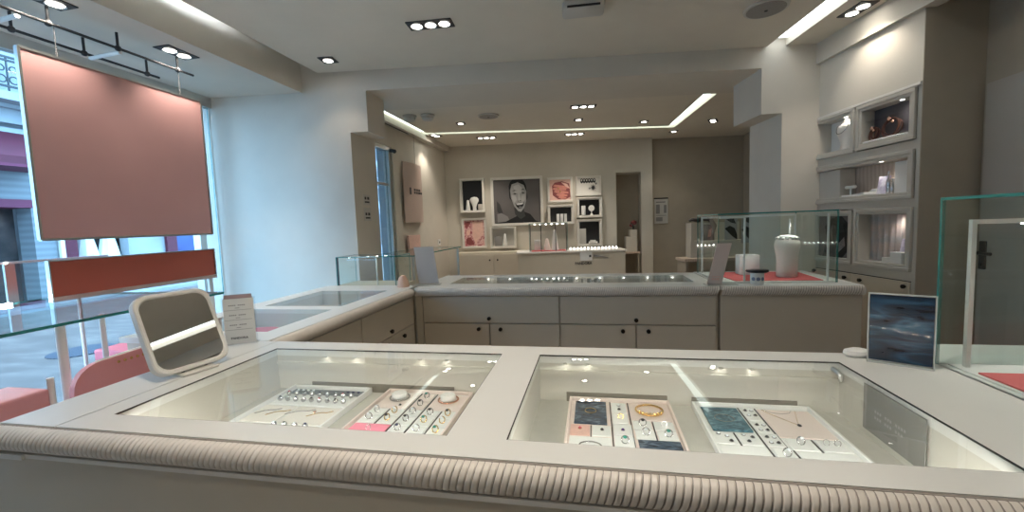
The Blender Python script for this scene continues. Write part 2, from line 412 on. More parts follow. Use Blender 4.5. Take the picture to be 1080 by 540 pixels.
FX = -12.5
bld = thing('stone_building', 'pale stone town building across the street with balconies over crimson shopfronts', 'building', (FX, 7, -.1))
def bp(name, m, fn, parent=None):
    b = MB(); fn(b); return b.build(name, M[m], parent or bld, world=True)
bp('facade_wall', 'stone', lambda b: (b.box(FX-.6, FX, -6, 14.5, 4.35, 13), b.box(FX-.6, FX, 14.5, 45, -.1, 13), b.box(FX-1.2, FX-.9, -6, 14.5, -.1, 4.4)))
bp('cornice', 'stone', lambda b: (b.box(FX, FX+.18, -6, 45, 3.95, 4.25), b.box(FX, FX+.32, -6, 45, 4.25, 4.33), b.box(FX, FX+.12, -6, 45, 3.72, 3.86)))
bp('balcony_slab', 'stone', lambda b: b.box(FX, FX+.7, 4.5, 9.6, 4.33, 4.5))
def rail(b):
    x = FX+.62
    for z in (4.62, 5.15, 5.22): b.box(x-.02, x+.02, 4.5, 9.6, z-.02, z+.02)
    n = 26
    for i in range(n+1):
        y = 4.5+5.1*i/n; b.box(x-.012, x+.012, y-.012, y+.012, 4.5, 5.22)
        if i < n:
            T = Matrix.Rotation(PI/2, 4, 'Y'); b.torus((x, y+.098, 4.76), .075, .014, T, 12, 5); b.torus((x, y+.098, 4.98), .06, .014, T, 12, 5)
bp('balcony_railing', 'iron', rail)
for y in (-1.5, 1.6, 4.7, 7.8, 10.9):
    for z in (4.6, 8.6):
        w = bp('window', 'greyshut', lambda b: (b.box(FX, FX+.05, y, y+.12, z, z+2.5), b.box(FX, FX+.05, y+1.2, y+1.32, z, z+2.5), b.box(FX, FX+.05, y+.12, y+1.2, z+2.4, z+2.5)))
        bp('pane', 'darkgrey', lambda b: b.box(FX, FX+.02, y+.12, y+1.2, z, z+2.4), w)
for y in range(15, 30, 2):
    for z in (.4, 3.0, 5.4, 8.6):
        w = bp('window', 'greyshut', lambda b: (b.box(FX, FX+.05, y, y+.1, z, z+1.8), b.box(FX, FX+.05, y+.8, y+.9, z, z+1.8), b.box(FX, FX+.06, y, y+.9, z+1.8, z+1.9)))
        bp('pane', 'darkgrey', lambda b: b.box(FX, FX+.02, y+.1, y+.8, z, z+1.8), w)
bp('string_course', 'stone', lambda b: [b.box(FX, FX+.1, 14.5, 45, z, z+.12) for z in (2.5, 5.0, 7.8)])
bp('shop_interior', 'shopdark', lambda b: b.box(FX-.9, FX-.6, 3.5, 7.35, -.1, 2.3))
bp('magenta_sign_band', 'magenta', lambda b: b.box(FX-.6, FX+.05, 3.5, 7.35, 2.14, 2.32))
bp('grey_shutter', 'greyshut', lambda b: b.box(FX-.5, FX-.05, 7.35, 7.75, -.1, 2.9))
bp('white_pilaster', 'white', lambda b: b.box(FX-.4, FX+.02, 7.78, 7.86, -.1, 3.2))
bp('crimson_pilaster', 'crimson', lambda b: b.box(FX-.4, FX, 7.86, 8.12, -.1, 3.2))
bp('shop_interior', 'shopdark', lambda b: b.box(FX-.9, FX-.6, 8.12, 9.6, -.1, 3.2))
bp('white_shop_panel', 'stone', lambda b: b.box(FX-.4, FX-.1, 9.35, 10.35, -.1, 3.2))
bp('crimson_pilaster', 'crimson', lambda b: b.box(FX-.4, FX, 10.35, 10.65, -.1, 3.2))
bp('blue_shopfront', 'navywall', lambda b: b.box(FX-.5, FX-.05, 10.65, 14.4, -.1, 3.2))
bp('upper_shop_band', 'greyshut', lambda b: b.box(FX-.6, FX-.02, 3.5, 7.35, 2.32, 3.0))
for y in (8.6, 9.1):
    d = bp('white_garment', 'white', lambda b: b.lathe([(.30, 0), (.22, .5), (.15, .85), (.21, 1.05), (.17, 1.3), (.05, 1.38)], (FX-.45, y, .55), 10))
aw = thing('crimson_awning', 'crimson fabric awning over the dark shop across the street', 'awning', (FX, 5.5, 3.1))
b = MB(); b.prism([(0, .75), (.9, .05), (.9, -.12), (.88, -.12), (.88, .03), (0, .70)], -2.3, 2.0, Matrix(((1,0,0,FX),(0,0,1,5.4),(0,1,0,3.1),(0,0,0,1))))
b.build('awning_cloth', M['crimson'], aw, world=True)
b = MB(); b.box(FX, FX+.92, 3.1, 7.4, 2.93, 2.99); b.build('valance', M['magenta'], aw, world=True)
t = thing('round_street_grate', 'dark round striped iron grate set in the street paving', 'grate', (-6.75, 4.3, -.1))
b = MB(); b.lathe([(.34, 0), (.34, .012), (.30, .016)], seg=24); b.build('grate_disc', wavemat('striped_iron', (.02, .02, .03), (.10, .10, .12), 6, .6, 'X'), t, smooth=True)

# ------------------------------------------------------------------ lamps and ceiling fittings
def slotlight(name, pts, z, m, label):
    t = thing(name, label, 'light', (pts[0][0], pts[0][1], z))
    b = MB(); b.prism(pts, z, z+.01); b.build('diffuser', M[m], t, world=True)
    b = MB(); b.prism([(x, y) for x, y in pts], z+.01, z+.03); b.build('housing', M['slotwall'], t, world=True)
slotlight('slot_light', [(2.185, -2.5), (2.325, -2.5), (1.557, 3.84), (1.418, 3.82)], 2.80, 'slotlamp', 'long bright light slot in the ceiling beside the right display wall')
t = thing('slot_light', 'lit ceiling slot along the soffit above the shop window', 'light', (-2.32, 0, 2.85))
b = MB(); b.box(-2.285, -2.275, -2.5, 2.52, 2.811, 2.819); b.build('diffuser', M['ledbar'], t, world=True)
b = MB(); b.box(-2.275, -2.252, -2.5, 2.52, 2.811, 2.83); b.build('housing', M['slotwall'], t, world=True)
def cove(pts, label):
    t = thing('cove_light', label, 'light', (pts[0][0], pts[0][1], 2.79), group='cove lights round the rear ceiling')
    b = MB(); b.prism(pts, 2.79, 2.80); b.build('diffuser', M['covelamp'], t, world=True)
cove([(-2.45, 4.1), (-2.35, 4.1), (-2.35, 5.87), (-2.45, 5.93)], 'left arm of the cove light in the rear ceiling, beside the rear window')
cove([(-2.44, 5.935), (-2.345, 5.88), (1.128, 6.668), (1.225, 6.79)], 'long middle strip of the cove light across the rear ceiling')
cove([(1.135, 6.66), (1.228, 6.785), (1.372, 5.135), (1.24, 5.11)], 'short right arm of the cove light, at the brown rear wall')

def downlight(n, loc, rz, label, watts=9., deg=95, size=.095, light=True):
    """gimbal lamps in a dark square frame, axis along local x"""
    t = thing('recessed_downlight', label, 'ceiling light', loc, rz, 'recessed ceiling downlights')
    w = size*n; h = size
    b = MB(); b.box(-w/2-.012, w/2+.012, -h/2-.012, h/2+.012, -.004, .002); b.build('housing', M['darkgrey'], t)
    for i in range(n):
        x = -w/2+size*(i+.5)
        b = MB(); b.lathe([(size*.44, -.012), (size*.40, -.010), (size*.36, -.006)], (x, 0, 0), 18, cap=False); b.build('gimbal_ring', M['steel'], t, smooth=True)
        b = MB(); b.lathe([(.001, -.009), (size*.30, -.009), (size*.36, -.007)], (x, 0, 0), 18, cap=False); b.build('lamp', M['spotlamp'], t)
        if light: spot('lamp_light', (x, 0, -.03), watts, deg, t)
    return t
ZL = 2.748
downlight(3, (-1.042, 2.775, ZL), R(4), 'triple downlight in the main ceiling over the left counter', 5)
downlight(1, (-2.043, 3.119, ZL), R(8), 'single downlight in the main ceiling in front of the left white wall', 3)
downlight(2, (1.775, 3.333, ZL), RWZ, 'double downlight in the ceiling strip above the right display cabinet', 3.2, 110)
downlight(2, (-2.637, 2.37, 2.588), R(90), 'double downlight above the pink hanging panel', 9)
downlight(2, (-2.637, 1.69, 2.588), R(90), 'double downlight above the window rails at the top left edge', 9)
downlight(1, (-1.699, 5.476, ZL), R(8), 'single rear downlight left of the round ceiling speaker', 8)
downlight(3, (-.086, 5.163, ZL), R(8), 'triple rear downlight in front of the cove strip', 8)
downlight(1, (-.163, 5.804, ZL), R(8), 'single rear downlight between the two triple downlights', 8)
downlight(1, (.726, 6.23, ZL), R(8), 'single rear downlight beside the right cove corner', 8)
downlight(3, (-1.608, 6.491, ZL), R(8), 'triple rear downlight above the left wall frames', 9)
downlight(3, (-.252, 6.712, ZL), R(8), 'triple rear downlight above the right wall frames', 9)
downlight(1, (1.277, 7.10, ZL), R(8), 'single rear downlight close to the brown wall', 5)
downlight(2, (1.703, 6.52, ZL), R(70), 'double rear downlight near the right pier', 5)
downlight(2, (-2.28, 6.05, ZL), R(80), 'double rear downlight beside the rear shop window', 7)
for x, y, l in ((-1.0, .75, 'added unseen triple downlight lighting the left end of the front counter'), (.25, .95, 'added unseen triple downlight lighting the middle of the front counter'),
                (-.3, -.9, 'added unseen triple downlight overhead, behind the photographer')):
    downlight(3, (x, y, ZL), R(4), l, 10)  # unseen lamps added to brighten the front counter

t = thing('ceiling_speaker', 'large round speaker grille in the main ceiling at the top right', 'speaker', (1.145, 3.144, ZL), group='round ceiling speakers')
b = MB(); b.lathe([(.135, 0), (.132, -.010), (.118, -.012)], seg=32); b.build('rim', M['smoke'], t, smooth=True)
b = MB(); b.lathe([(.118, -.002), (.116, -.014), (.02, -.018)], seg=32); b.build('grille', M['speaker'], t, smooth=True)
b = MB(); b.lathe([(.012, -.016), (.010, -.022)], seg=12); b.build('centre_stud', M['darkgrey'], t)
t2 = copy_tree(t); t2.location = (-1.256, 5.217, ZL); t2['label'] = 'round speaker grille in the rear ceiling left of centre'
t = thing('ceiling_emergency_light', 'pale rectangular emergency light cut by the top edge of the frame', 'light', (-.032, 2.78, 2.75), R(3))
b = MB(); b.rbox(-.13, .13, -.075, .075, -.055, 0, .018); b.build('body', M['smoke'], t, smooth=True)
b = MB(); b.box(-.10, .10, -.079, -.074, -.050, -.038); b.build('dark_slit', M['black'], t)
for (x, y, l) in ((-2.165, 4.90, 'left one of the two dome detectors on the rear ceiling'), (-1.944, 4.93, 'right one of the two dome detectors on the rear ceiling')):
    t = thing('ceiling_detector', l, 'detector', (x, y, ZL), R(20), 'dome detectors on the rear ceiling')
    b = MB(); b.lathe([(.085, 0), (.085, -.02), (.07, -.028)], seg=20); b.build('base', M['smoke'], t, smooth=True)
    b = MB(); b.lathe([(.07, -.028), (.068, -.05), (.05, -.066), (.015, -.07)], seg=20); b.build('dome', M['smoke'], t, smooth=True)
    b = MB(); b.box(.02, .06, -.072, -.066, -.05, -.03); b.build('sensor_window', M['steel'], t)
t = thing('air_vent', 'long dark linear air vent in the ceiling by the rear window', 'vent', (-2.452, 5.12, 2.666), R(90))
b = MB(); b.box(-.36, .36, -.018, .018, 0, .006); b.build('dark_slot', M['black'], t)
b = MB(); b.box(-.38, .38, -.03, -.018, -.004, .006); b.box(-.38, .38, .018, .03, -.004, .006); b.build('flange', M['steel'], t)
t = thing('security_camera', 'tiny black dome camera at the head of the rear window', 'camera', (-2.46, 5.02, 2.36))
b = MB(); b.rbox(-.05, .0, -.02, .02, -.01, .03, .006); b.build('bracket', M['darkgrey'], t)
b = MB(); b.ball((.012, 0, 0), .026); b.build('lens_dome', M['black'], t, smooth=True)

# ------------------------------------------------------------------ counters
TOP = .95
WELLW = 1.75
def ribbed(name, x0, x1, yc, zc, ry, rz, pitch, parent, T=None, groove=.07, prof=9, sub=9, slant=.008):
    """padded trim: half round roll running along x, sewn into pads"""
    b = MB(); b.use(M['trim']); b.use(M['groove'])
    n = max(1, round((x1-x0)/pitch)); rows = []
    for i in range(n*sub+1):
        u = (i % sub)/sub; d = min(u, 1-u)
        k = 1-.10*math.exp(-(d/groove)**2)-.05*(2*d-1)**4
        x = x0+(x1-x0)*i/(n*sub); row = []
        for j in range(prof+1):
            a = PI*j/prof
            p = Vector((x+slant*math.cos(a), yc-ry*k*math.sin(a), zc+rz*(.93+.07*k)*math.cos(a)))
            row.append(b.bm.verts.new(T @ p if T is not None else p))
        rows.append((row, d))
    for i in range(len(rows)-1):
        b.mi = 1 if min(rows[i][1], rows[i+1][1]) < .02 and i % sub == 0 else 0
        for j in range(prof): b._f([rows[i][0][j], rows[i+1][0][j], rows[i+1][0][j+1], rows[i][0][j+1]])
    b.mi = 0
    b._f(rows[0][0]); b._f(rows[-1][0][::-1])
    return b.build(name, None, parent, world=True, smooth=True, ang=70)

fc = thing('front_display_counter', 'long pale front jewellery counter with two glazed display wells and padded trim', 'counter', (-.2, 1.1, 0))
def fp(name, m, fn, bevel=0, parent=None, smooth=False):
    b = MB(); fn(b); return b.build(name, M[m], parent or fc, world=True, bevel=bevel, smooth=smooth)
GX = ((-1.213, -.318), (-.187, .716)); GY = (.822, 1.388)
def top_fn(b):
    z0, z1 = .922, TOP
    b.box(-1.285, 2.0, .748, GY[0], z0, z1)
    b.box(-1.285, 1.0, GY[1], 1.478, z0, z1)
    b.box(-1.285, GX[0][0], GY[0], GY[1], z0, z1); b.box(GX[0][1], GX[1][0], GY[0], GY[1], z0, z1); b.box(GX[1][1], 2.0, GY[0], GY[1], z0, z1)
    b.box(1.0, 2.0, GY[1], 1.60, z0, z1)
fp('countertop', 'top', top_fn)
fp('end_strip', 'top', lambda b: b.box(-1.465, -1.289, .748, 1.478, .922, TOP))
fp('front_panel', 'front', lambda b: b.box(-1.60, 2.0, .765, .795, .05, .895))
fp('end_panel', 'front', lambda b: (b.box(-1.463, -1.435, .795, 1.46, .05, .922), b.box(-1.56, -1.463, .80, 1.46, .05, .873), b.box(1.97, 2.0, .795, 1.58, .05, .922)))
fp('back_panel', 'front2', lambda b: (b.box(-1.41, 1.0, 1.44, 1.46, .05, .922), b.box(1.0, 1.97, 1.56, 1.58, .05, .922)))
fp('plinth', 'gap', lambda b: b.box(-1.40, 1.96, .81, 1.43, 0, .05))
fp('trim_lip', 'lip', lambda b: (b.box(-1.36, 2.0, .728, .765, .876, .886), b.box(-1.60, -1.36, .722, .765, .874, .886)))
fp('trim_backing', 'groove', lambda b: b.box(-1.455, 2.0, .742, .765, .886, .948))
ribbed('padded_trim', -1.475, 2.0, .747, .917, .034, .031, .0138, fc)
for gi, (x0, x1) in enumerate(GX):
    w = fp('display_well', 'well', lambda b: (b.box(x0-.012, x1+.012, GY[1]+.004, GY[1]+.016, .79, .922), b.box(x0-.012, x1+.012, GY[0]-.022, GY[0]-.018, .79, .922),
                                              b.box(x0-.014, x0-.003, GY[0]-.022, GY[1]+.004, .79, .922), b.box(x1+.003, x1+.014, GY[0]-.022, GY[1]+.004, .79, .922)))
    fp('well_base', 'wellfloor', lambda b: b.box(x0-.012, x1+.012, GY[0]-.022, GY[1]+.016, .775, .79), parent=w)
    fp('ledge_rail', 'well', lambda b: b.box(x0, x1, GY[1]-.006, GY[1]+.004, .888, .900), parent=w)
    g = MB(); g.box(x0+.002, x1-.002, GY[0]+.002, GY[1]-.002, TOP-.007, TOP-.001); g.build('glass_top', M['glass'], fc, world=True)
    fp('glass_seat', 'gap', lambda b: (b.box(x0-.001, x0+.0015, GY[0], GY[1], .9455, .9495), b.box(x1-.0015, x1+.001, GY[0], GY[1], .9455, .9495),
                                    b.box(x0, x1, GY[0]-.001, GY[0]+.0015, .9455, .9495), b.box(x0, x1, GY[1]-.0015, GY[1]+.001, .9455, .9495)), parent=w)
    for x in ((-1.0, -.88, -.62, -.52), (-.102, -.028, .385, .475))[gi]:
        fp('led_lens', 'spotlamp', lambda b: b.lathe([(.001, 0), (.006, .0)], (x, GY[1]-.008, .9205), 14, cap=False), parent=w)
        fp('led_cap', 'well', lambda b: b.lathe([(.0075, 0), (.0075, .003)], (x, GY[1]-.008, .9208), 14), parent=w)
    fp('led_strip', 'caselamp', lambda b: b.box(x0+.03, x1-.03, GY[0]-.016, GY[0]-.006, .917, .9215), parent=w)
    al = bpy.data.lights.new('strip_light', 'AREA'); al.shape = 'RECTANGLE'; al.size = x1-x0-.06; al.size_y = .012; al.energy = WELLW; al.color = (1., .96, .91)
    ao = bpy.data.objects.new('strip_light', al); COL.objects.link(ao); ao.location = ((x0+x1)/2, GY[0]-.010, .915); ao.rotation_euler = (R(32), 0, 0)
fp('tray_shade_strip', 'shadestrip', lambda b: [b.box(a, c, GY[1]-.0005, GY[1]+.0045, .791, .822) for a, c in ((-1.07, -.50), (-.10, .225), (.30, .605))])  # flat dark strips stand in for the shade behind the trays
fp('metal_clip', 'steel', lambda b: (b.tube([(.694, 1.382, .932), (.700, 1.372, .928), (.706, 1.36, .918), (.707, 1.358, .900)], [.006, .008, .007, .005], 8)), smooth=True)
c = MB(); c.box(.7115, .7135, 1.045, 1.262, .812, .935); sg = c.build('printed_plate', mat('grey_plate', (.22, .215, .20), .5, var=.02), fc, world=True)
c = MB()
TT = Matrix(((0,0,1,.7112),(-1,0,0,1.155),(0,1,0,.873),(0,0,0,1)))
for row, (zz, n) in enumerate(((.0, 12), (-.016, 11))):
    for i in range(n):
        if i in (3, 7): continue
        xx = -.060+i*.0095; c.box(xx, xx+.006, zz, zz+.007, 0, .0006, TT)
c.build('pale_lettering', mat('pale_print', (.34, .335, .32), .5, var=0), sg, world=True)

# left counter runs along the depth
lc = thing('side_display_counter', 'pale side counter with glass wells running back along the left wall', 'counter', (-1.7, 2.2, 0))
def lp(name, m, fn, bevel=0, parent=None, smooth=False):
    b = MB(); fn(b); return b.build(name, M[m], parent or lc, world=True, bevel=bevel, smooth=smooth)
LY = ((1.62, 2.105), (2.20, 2.76)); LX = (-1.985, -1.46)
def lt(b):
    z0 = .925
    b.box(-2.11, LX[0], 1.484, 3.01, z0, TOP); b.box(LX[1], -1.335, 1.484, 3.01, z0, TOP)
    b.box(LX[0], LX[1], 1.484, LY[0][0], z0, TOP); b.box(LX[0], LX[1], LY[0][1], LY[1][0], z0, TOP); b.box(LX[0], LX[1], LY[1][1], 3.01, z0, TOP)
lp('countertop', 'top', lt)
lp('rounded_edge', 'trim', lambda b: b.tube([(-1.325, 1.49, .918), (-1.325, 2.84, .918)], .031, 16), smooth=True)
lp('carcass', 'front', lambda b: (b.box(-2.09, -2.06, 1.50, 3.0, .05, .925), b.box(-2.06, -1.36, 1.50, 1.52, .05, .925), b.box(-2.06, -1.36, 2.98, 3.0, .05, .925), b.box(-1.36, -1.335, 1.50, 2.86, .05, .925)))
lp('plinth', 'gap', lambda b: b.box(-2.05, -1.37, 1.53, 2.97, 0, .05))
def knob(parent, world_pt, d):
    b = MB(); p = Vector(world_pt); dv = Vector(d)
    b.cyl(p, p+dv*.010, .007, 12); b.cyl(p+dv*.010, p+dv*.022, .0145, 16, .013)
    return b.build('knob', M['knob'], parent, world=True, smooth=True)
for y0, y1 in LY:
    w = lp('display_well', 'well', lambda b: (b.box(LX[0]-.012, LX[0]-.001, y0-.012, y1+.012, .845, .925), b.box(LX[1]+.001, LX[1]+.012, y0-.012, y1+.012, .845, .925),
                                             b.box(LX[0], LX[1], y0-.012, y0-.001, .845, .925), b.box(LX[0], LX[1], y1+.001, y1+.012, .845, .925)))
    lp('well_base', 'wellfloor', lambda b: b.box(LX[0]-.012, LX[1]+.012, y0-.012, y1+.012, .835, .845), parent=w)
    g = MB(); g.box(LX[0]+.001, LX[1]-.001, y0+.001, y1-.001, TOP-.007, TOP-.001); g.build('glass_top', M['glass'], lc, world=True)
for (y0, y1, z0, z1, kb) in ((1.52, 2.15, .06, .885, None), (2.156, 2.86, .692, .885, (2.484, .725)), (2.156, 2.503, .06, .685, (2.43, .648)), (2.509, 2.86, .06, .685, (2.66, .648))):
    d = lp('drawer' if z0 > .5 else 'door', 'front2', lambda b: b.box(-1.335, -1.312, y0+.002, y1-.002, z0, z1), bevel=.002)
    if kb: knob(d, (-1.312, kb[0], kb[1]), (1, 0, 0))

# back counter
bc = thing('back_display_counter', 'pale back counter with glass top and four knobbed doors under two drawers', 'counter', (-.25, 3.2, 0))
def kp(name, m, fn, bevel=0, parent=None, smooth=False):
    b = MB(); fn(b); return b.build(name, M[m], parent or bc, world=True, bevel=bevel, smooth=smooth)
KX = (-1.10, .68); KY = (3.06, 3.43)
def kt(b):
    z0 = .925
    b.box(-1.30, .79, 2.862, KY[0], z0, TOP); b.box(-1.30, .79, KY[1], 3.58, z0, TOP)
    b.box(-1.30, KX[0], KY[0], KY[1], z0, TOP); b.box(KX[1], .79, KY[0], KY[1], z0, TOP)
kp('countertop', 'top', kt)
w = kp('display_well', 'well', lambda b: (b.box(KX[0]-.01, KX[1]+.01, KY[0]-.012, KY[0]-.001, .85, .925), b.box(KX[0]-.01, KX[1]+.01, KY[1]+.001, KY[1]+.012, .85, .925),
                                       b.box(KX[0]-.012, KX[0]-.001, KY[0], KY[1], .85, .925), b.box(KX[1]+.001, KX[1]+.012, KY[0], KY[1], .85, .925)))
kp('well_base', 'wellfloor', lambda b: b.box(KX[0]-.012, KX[1]+.012, KY[0]-.012, KY[1]+.012, .84, .85), parent=w)
for i in range(9):
    x = -.88+i*.185
    kp('led_spot', 'caselamp', lambda b: b.lathe([(.006, .0), (.006, .003)], (x, KY[1]-.010, .932), 10), parent=w)
g = MB(); g.box(KX[0]+.001, KX[1]-.001, KY[0]+.001, KY[1]-.001, TOP-.007, TOP-.001); g.build('glass_top', M['glass'], bc, world=True)
ribbed('padded_trim', -1.29, .780, 2.866, .919, .022, .030, .0138, bc)
kp('carcass', 'front', lambda b: (b.box(-1.30, -1.25, 2.875, 2.90, .05, .925), b.box(-1.30, .79, 2.90, 2.92, .05, .925), b.box(-1.30, .79, 3.54, 3.56, .05, .925), b.box(-1.30, -1.27, 2.92, 3.54, .05, .925)))
kp('plinth', 'gap', lambda b: b.box(-1.28, .79, 2.93, 3.52, 0, .05))
kp('upper_rail', 'front2', lambda b: b.box(-1.246, .776, 2.878, 2.90, .890, .915))
for (x0, x1, z0, z1, kx, kz) in ((-1.246, -.243, .692, .885, -.744, .725), (-.237, .774, .692, .885, .271, .722), (-1.246, -.747, .06, .685, -.824, .648),
                                (-.741, -.243, .06, .685, -.663, .648), (-.237, .266, .06, .685, .184, .646), (.272, .774, .06, .685, .349, .647)):
    d = kp('drawer' if z0 > .5 else 'door', 'front2', lambda b: b.box(x0+.0015, x1-.0015, 2.876, 2.90, z0, z1), bevel=.002)
    knob(d, (kx, 2.876, kz), (0, -1, 0))
bm_ = thing('counter_end_module', 'plain fronted end of the back counter carrying the tall glass case', 'counter', (1.2, 3.2, 0))
def ep(name, m, fn, bevel=0, parent=None): 
    b = MB(); fn(b); return b.build(name, M[m], parent or bm_, world=True, bevel=bevel)
ep('countertop', 'top', lambda b: b.box(.797, 1.60, 2.862, 3.62, .925, TOP))
ribbed('padded_trim', .808, 1.592, 2.866, .919, .022, .030, .0138, bm_)
ribbed('padded_trim', 0.01, .72, 0, 0, .022, .030, .0138, bm_, Matrix.Translation((1.60, 2.866, .919)) @ Matrix.Rotation(PI/2, 4, 'Z'))
ep('front_panel', 'front2', lambda b: b.box(.797, 1.60, 2.878, 2.90, .05, .915), .002)
ep('side_panel', 'front2', lambda b: (b.box(1.57, 1.595, 2.90, 3.6, .05, .925), b.box(.797, .82, 2.90, 3.6, .05, .925), b.box(.82, 1.57, 3.58, 3.6, .05, .925)))
ep('plinth', 'gap', lambda b: b.box(.82, 1.56, 2.93, 3.57, 0, .05))

# ------------------------------------------------------------------ jewellery trays in the front counter
WZ = .790
TY0 = .965; TD = .42
def vy(v): return TD-.012-.285*v                     # 0 = far rim, 1 = where the counter edge hides the tray
def tray(label, x0, w, mrim, mbase):
    t = thing('jewellery_tray', label, 'tray', (x0, TY0, WZ), group='jewellery trays in the front counter')
    b = MB(); r = .008; h = .021
    b.rbox(0, r, 0, TD, 0, h, .002); b.rbox(w-r, w, 0, TD, 0, h, .002); b.rbox(r, w-r, TD-r, TD, 0, h, .002); b.rbox(r, w-r, 0, r, 0, h, .002)
    b.build('tray_rim', M[mrim], t)
    b = MB(); b.box(r, w-r, r, TD-r, 0, .008); b.build('tray_base', M[mbase], t)
    return t
def card(t, u0, u1, v0, v1, m, name='insert_card', h=.0115, label=None):
    w = t['w']; b = MB(); g = .0022
    b.rbox(.010+u0*(w-.02)+g, .010+u1*(w-.02)-g, vy(v1)+g*.6, vy(v0)-g*.6, .008, h, .001, 1)
    o = b.build(name, M[m], t)
    if label: o['label'] = label
def pos(t, u, v, z=.0115):
    return (t.location[0]+.010+u*(t['w']-.02), t.location[1]+vy(v), WZ+z)

def seams(t, us, v0=0, v1=1.35):
    for u, a, c in us:
        x = .010+u*(t['w']-.02); b = MB(); b.box(x-.0016, x+.0016, vy(c), vy(a), .0078, .0100); b.build('divider', M['gap'], t)

# prototypes of jewellery
def ring_proto(metal, gem):
    t = thing('ring', 'ring', 'ring')
    b = MB(); b.torus((0, 0, .0085), .0098, .0017, Matrix.Rotation(R(62), 4, 'X'), 20, 7); b.build('band', M[metal], t, smooth=True)
    b = MB(); b.ball((0, -.0035, .0175), .0046, 1.2, 1, .8, 8, 5); b.build('stone', M[gem], t)
    return t
def ear_proto(metal, gem):
    t = thing('earring', 'earring', 'earring')
    b = MB(); b.lathe([(.0058, .0002), (.0062, .0016), (.0042, .0022)], seg=12); b.build('setting', M[metal], t, smooth=True)
    b = MB(); b.ball((0, 0, .0028), .0042, 1, 1, .7, 8, 5); b.build('stone', M[gem], t)
    return t
def hoop_proto(metal):
    o = MB().torus((0, 0, .0060), .0075, .0011, Matrix.Rotation(R(70), 4, 'X'), 18, 6).build('hoop_earring', M[metal], smooth=True)
    return tag(o, 'hoop', 'earring')
def charm_proto(metal, gem):
    t = thing('charm', 'charm', 'charm')
    b = MB(); b.lathe([(.0045, -.006), (.0080, -.004), (.0085, 0), (.0080, .004), (.0045, .006)], (0, 0, 0), 14, Matrix.Translation((0, 0, .0085)) @ Matrix.Rotation(PI/2, 4, 'X'))
    b.build('bead', M[metal], t, smooth=True)
    b = MB(); b.ball((0, -.0006, .0160), .0042, 1, 1, .7, 8, 5); b.build('stone', M[gem], t)
    return t
used = {}
protos = {}
def put(kind, metal, gem, loc, rz, label, group):
    k = (kind, metal, gem)
    if k not in protos:
        protos[k] = {'ring': ring_proto, 'earring': ear_proto, 'charm': charm_proto}[kind](metal, gem) if kind != 'hoop' else hoop_proto(metal)
        o = place(protos[k], False, loc, rz, label, group)
    else: o = place(protos[k], True, loc, rz, label, group)
    return o
ORD = ('first', 'second', 'third', 'fourth', 'fifth', 'sixth', 'seventh', 'eighth', 'ninth')

# --- third tray from the left: navy photo, bangle, studs
t3 = tray('blush edged tray with a navy photo card at its top left corner', -.089, .318, 'pinkcream', 'pinkcream'); t3['w'] = .318
t3c = dict(
 c=[(0.03,.37,.02,.56,'navyph','photo_card'), (0.0,.20,.58,.80,'rosecard','insert_card'), (.21,.40,.58,.80,'paper','insert_card'), (0.0,.40,.82,1.3,'paper','insert_card'),
    (.41,.58,.02,.27,'paper','insert_card'), (.41,.58,.28,.52,'paper','insert_card'), (.41,.60,.53,.76,'paper','insert_card'), (.41,.60,.77,1.3,'paper','insert_card'),
    (.60,1.0,.02,.42,'pinkcream','insert_card'), (.60,.79,.43,.62,'paper','insert_card'), (.80,1.0,.43,.62,'paper','insert_card'), (.61,.80,.63,.82,'paper','insert_card'), (.81,1.0,.63,.82,'paper','insert_card'),
    (.62,1.0,.83,1.3,'navyph','photo_card')])
for u0,u1,v0,v1,m,n in t3c['c']: card(t3, u0,u1,v0,v1,m,n, .0135 if 'photo' in n else .0115)
seams(t3, [(.405, 0, 1.3), (.592, 0, 1.3), (.80, .43, .83), (.205, .58, .82)])
b = MB(); b.torus((0, 0, .004), .040, .0030, Matrix.Diagonal((1, .92, 1, 1)), 40, 8)
bang = thing('bangle', 'gold bangle with a crown of gold charms in the tray with the navy photo card', 'bangle', pos(t3, .80, .20))
b.build('hoop', M['gold'], bang, smooth=True)
for i in range(7):
    a = R(-140+i*16.7); b = MB(); b.ball((.040*math.cos(a), .037*math.sin(a), .006), .0055, 1, 1, 1.1, 8, 6); b.build('charm_bead', M['gold'], bang, smooth=True)
b = MB(); b.torus((0, 0, .002), .017, .0012, None, 28, 6)
o = b.build('chain_bracelet', M['gold'], smooth=True); o.location = pos(t3, .20, .28, .0135); tag(o, 'thin gold bracelet lying on the navy photo card', 'bracelet')
G3 = 'jewellery on the tray with the navy photo card'
for (u, v, k, me, ge, l) in ((.10,.67,'earring','rose','gem_r','rose stud on the rose coloured card under the navy photo'), (.31,.68,'earring','silver','gem_k','round dark stud on the white card under the navy photo'),
    (.495,.10,'earring','silver','gem_c','clear stud at the top of the narrow middle column beside the navy photo'), (.495,.20,'earring','silver','gem_k','grey stud below the top one in the narrow middle column'),
    (.50,.40,'hoop','gold','','gold hoop earring in the middle column beside the navy photo'), (.505,.66,'earring','silver','gem_p','violet stud in the middle column of the navy photo tray'),
    (.51,.90,'ring','silver','gem_g','green stone ring at the front of the middle column'),
    (.70,.53,'ring','silver','gem_k','dark stone ring on the card below the bangle, left'), (.90,.53,'hoop','silver','','silver hoop on the card below the bangle, right'),
    (.71,.72,'ring','silver','gem_c','clear stone ring in the lower row under the bangle, left'), (.91,.73,'ring','silver','gem_g','green ring in the lower row under the bangle, right')):
    put(k, me, ge, pos(t3, u, v), R(random.uniform(-15, 15)), l, G3)
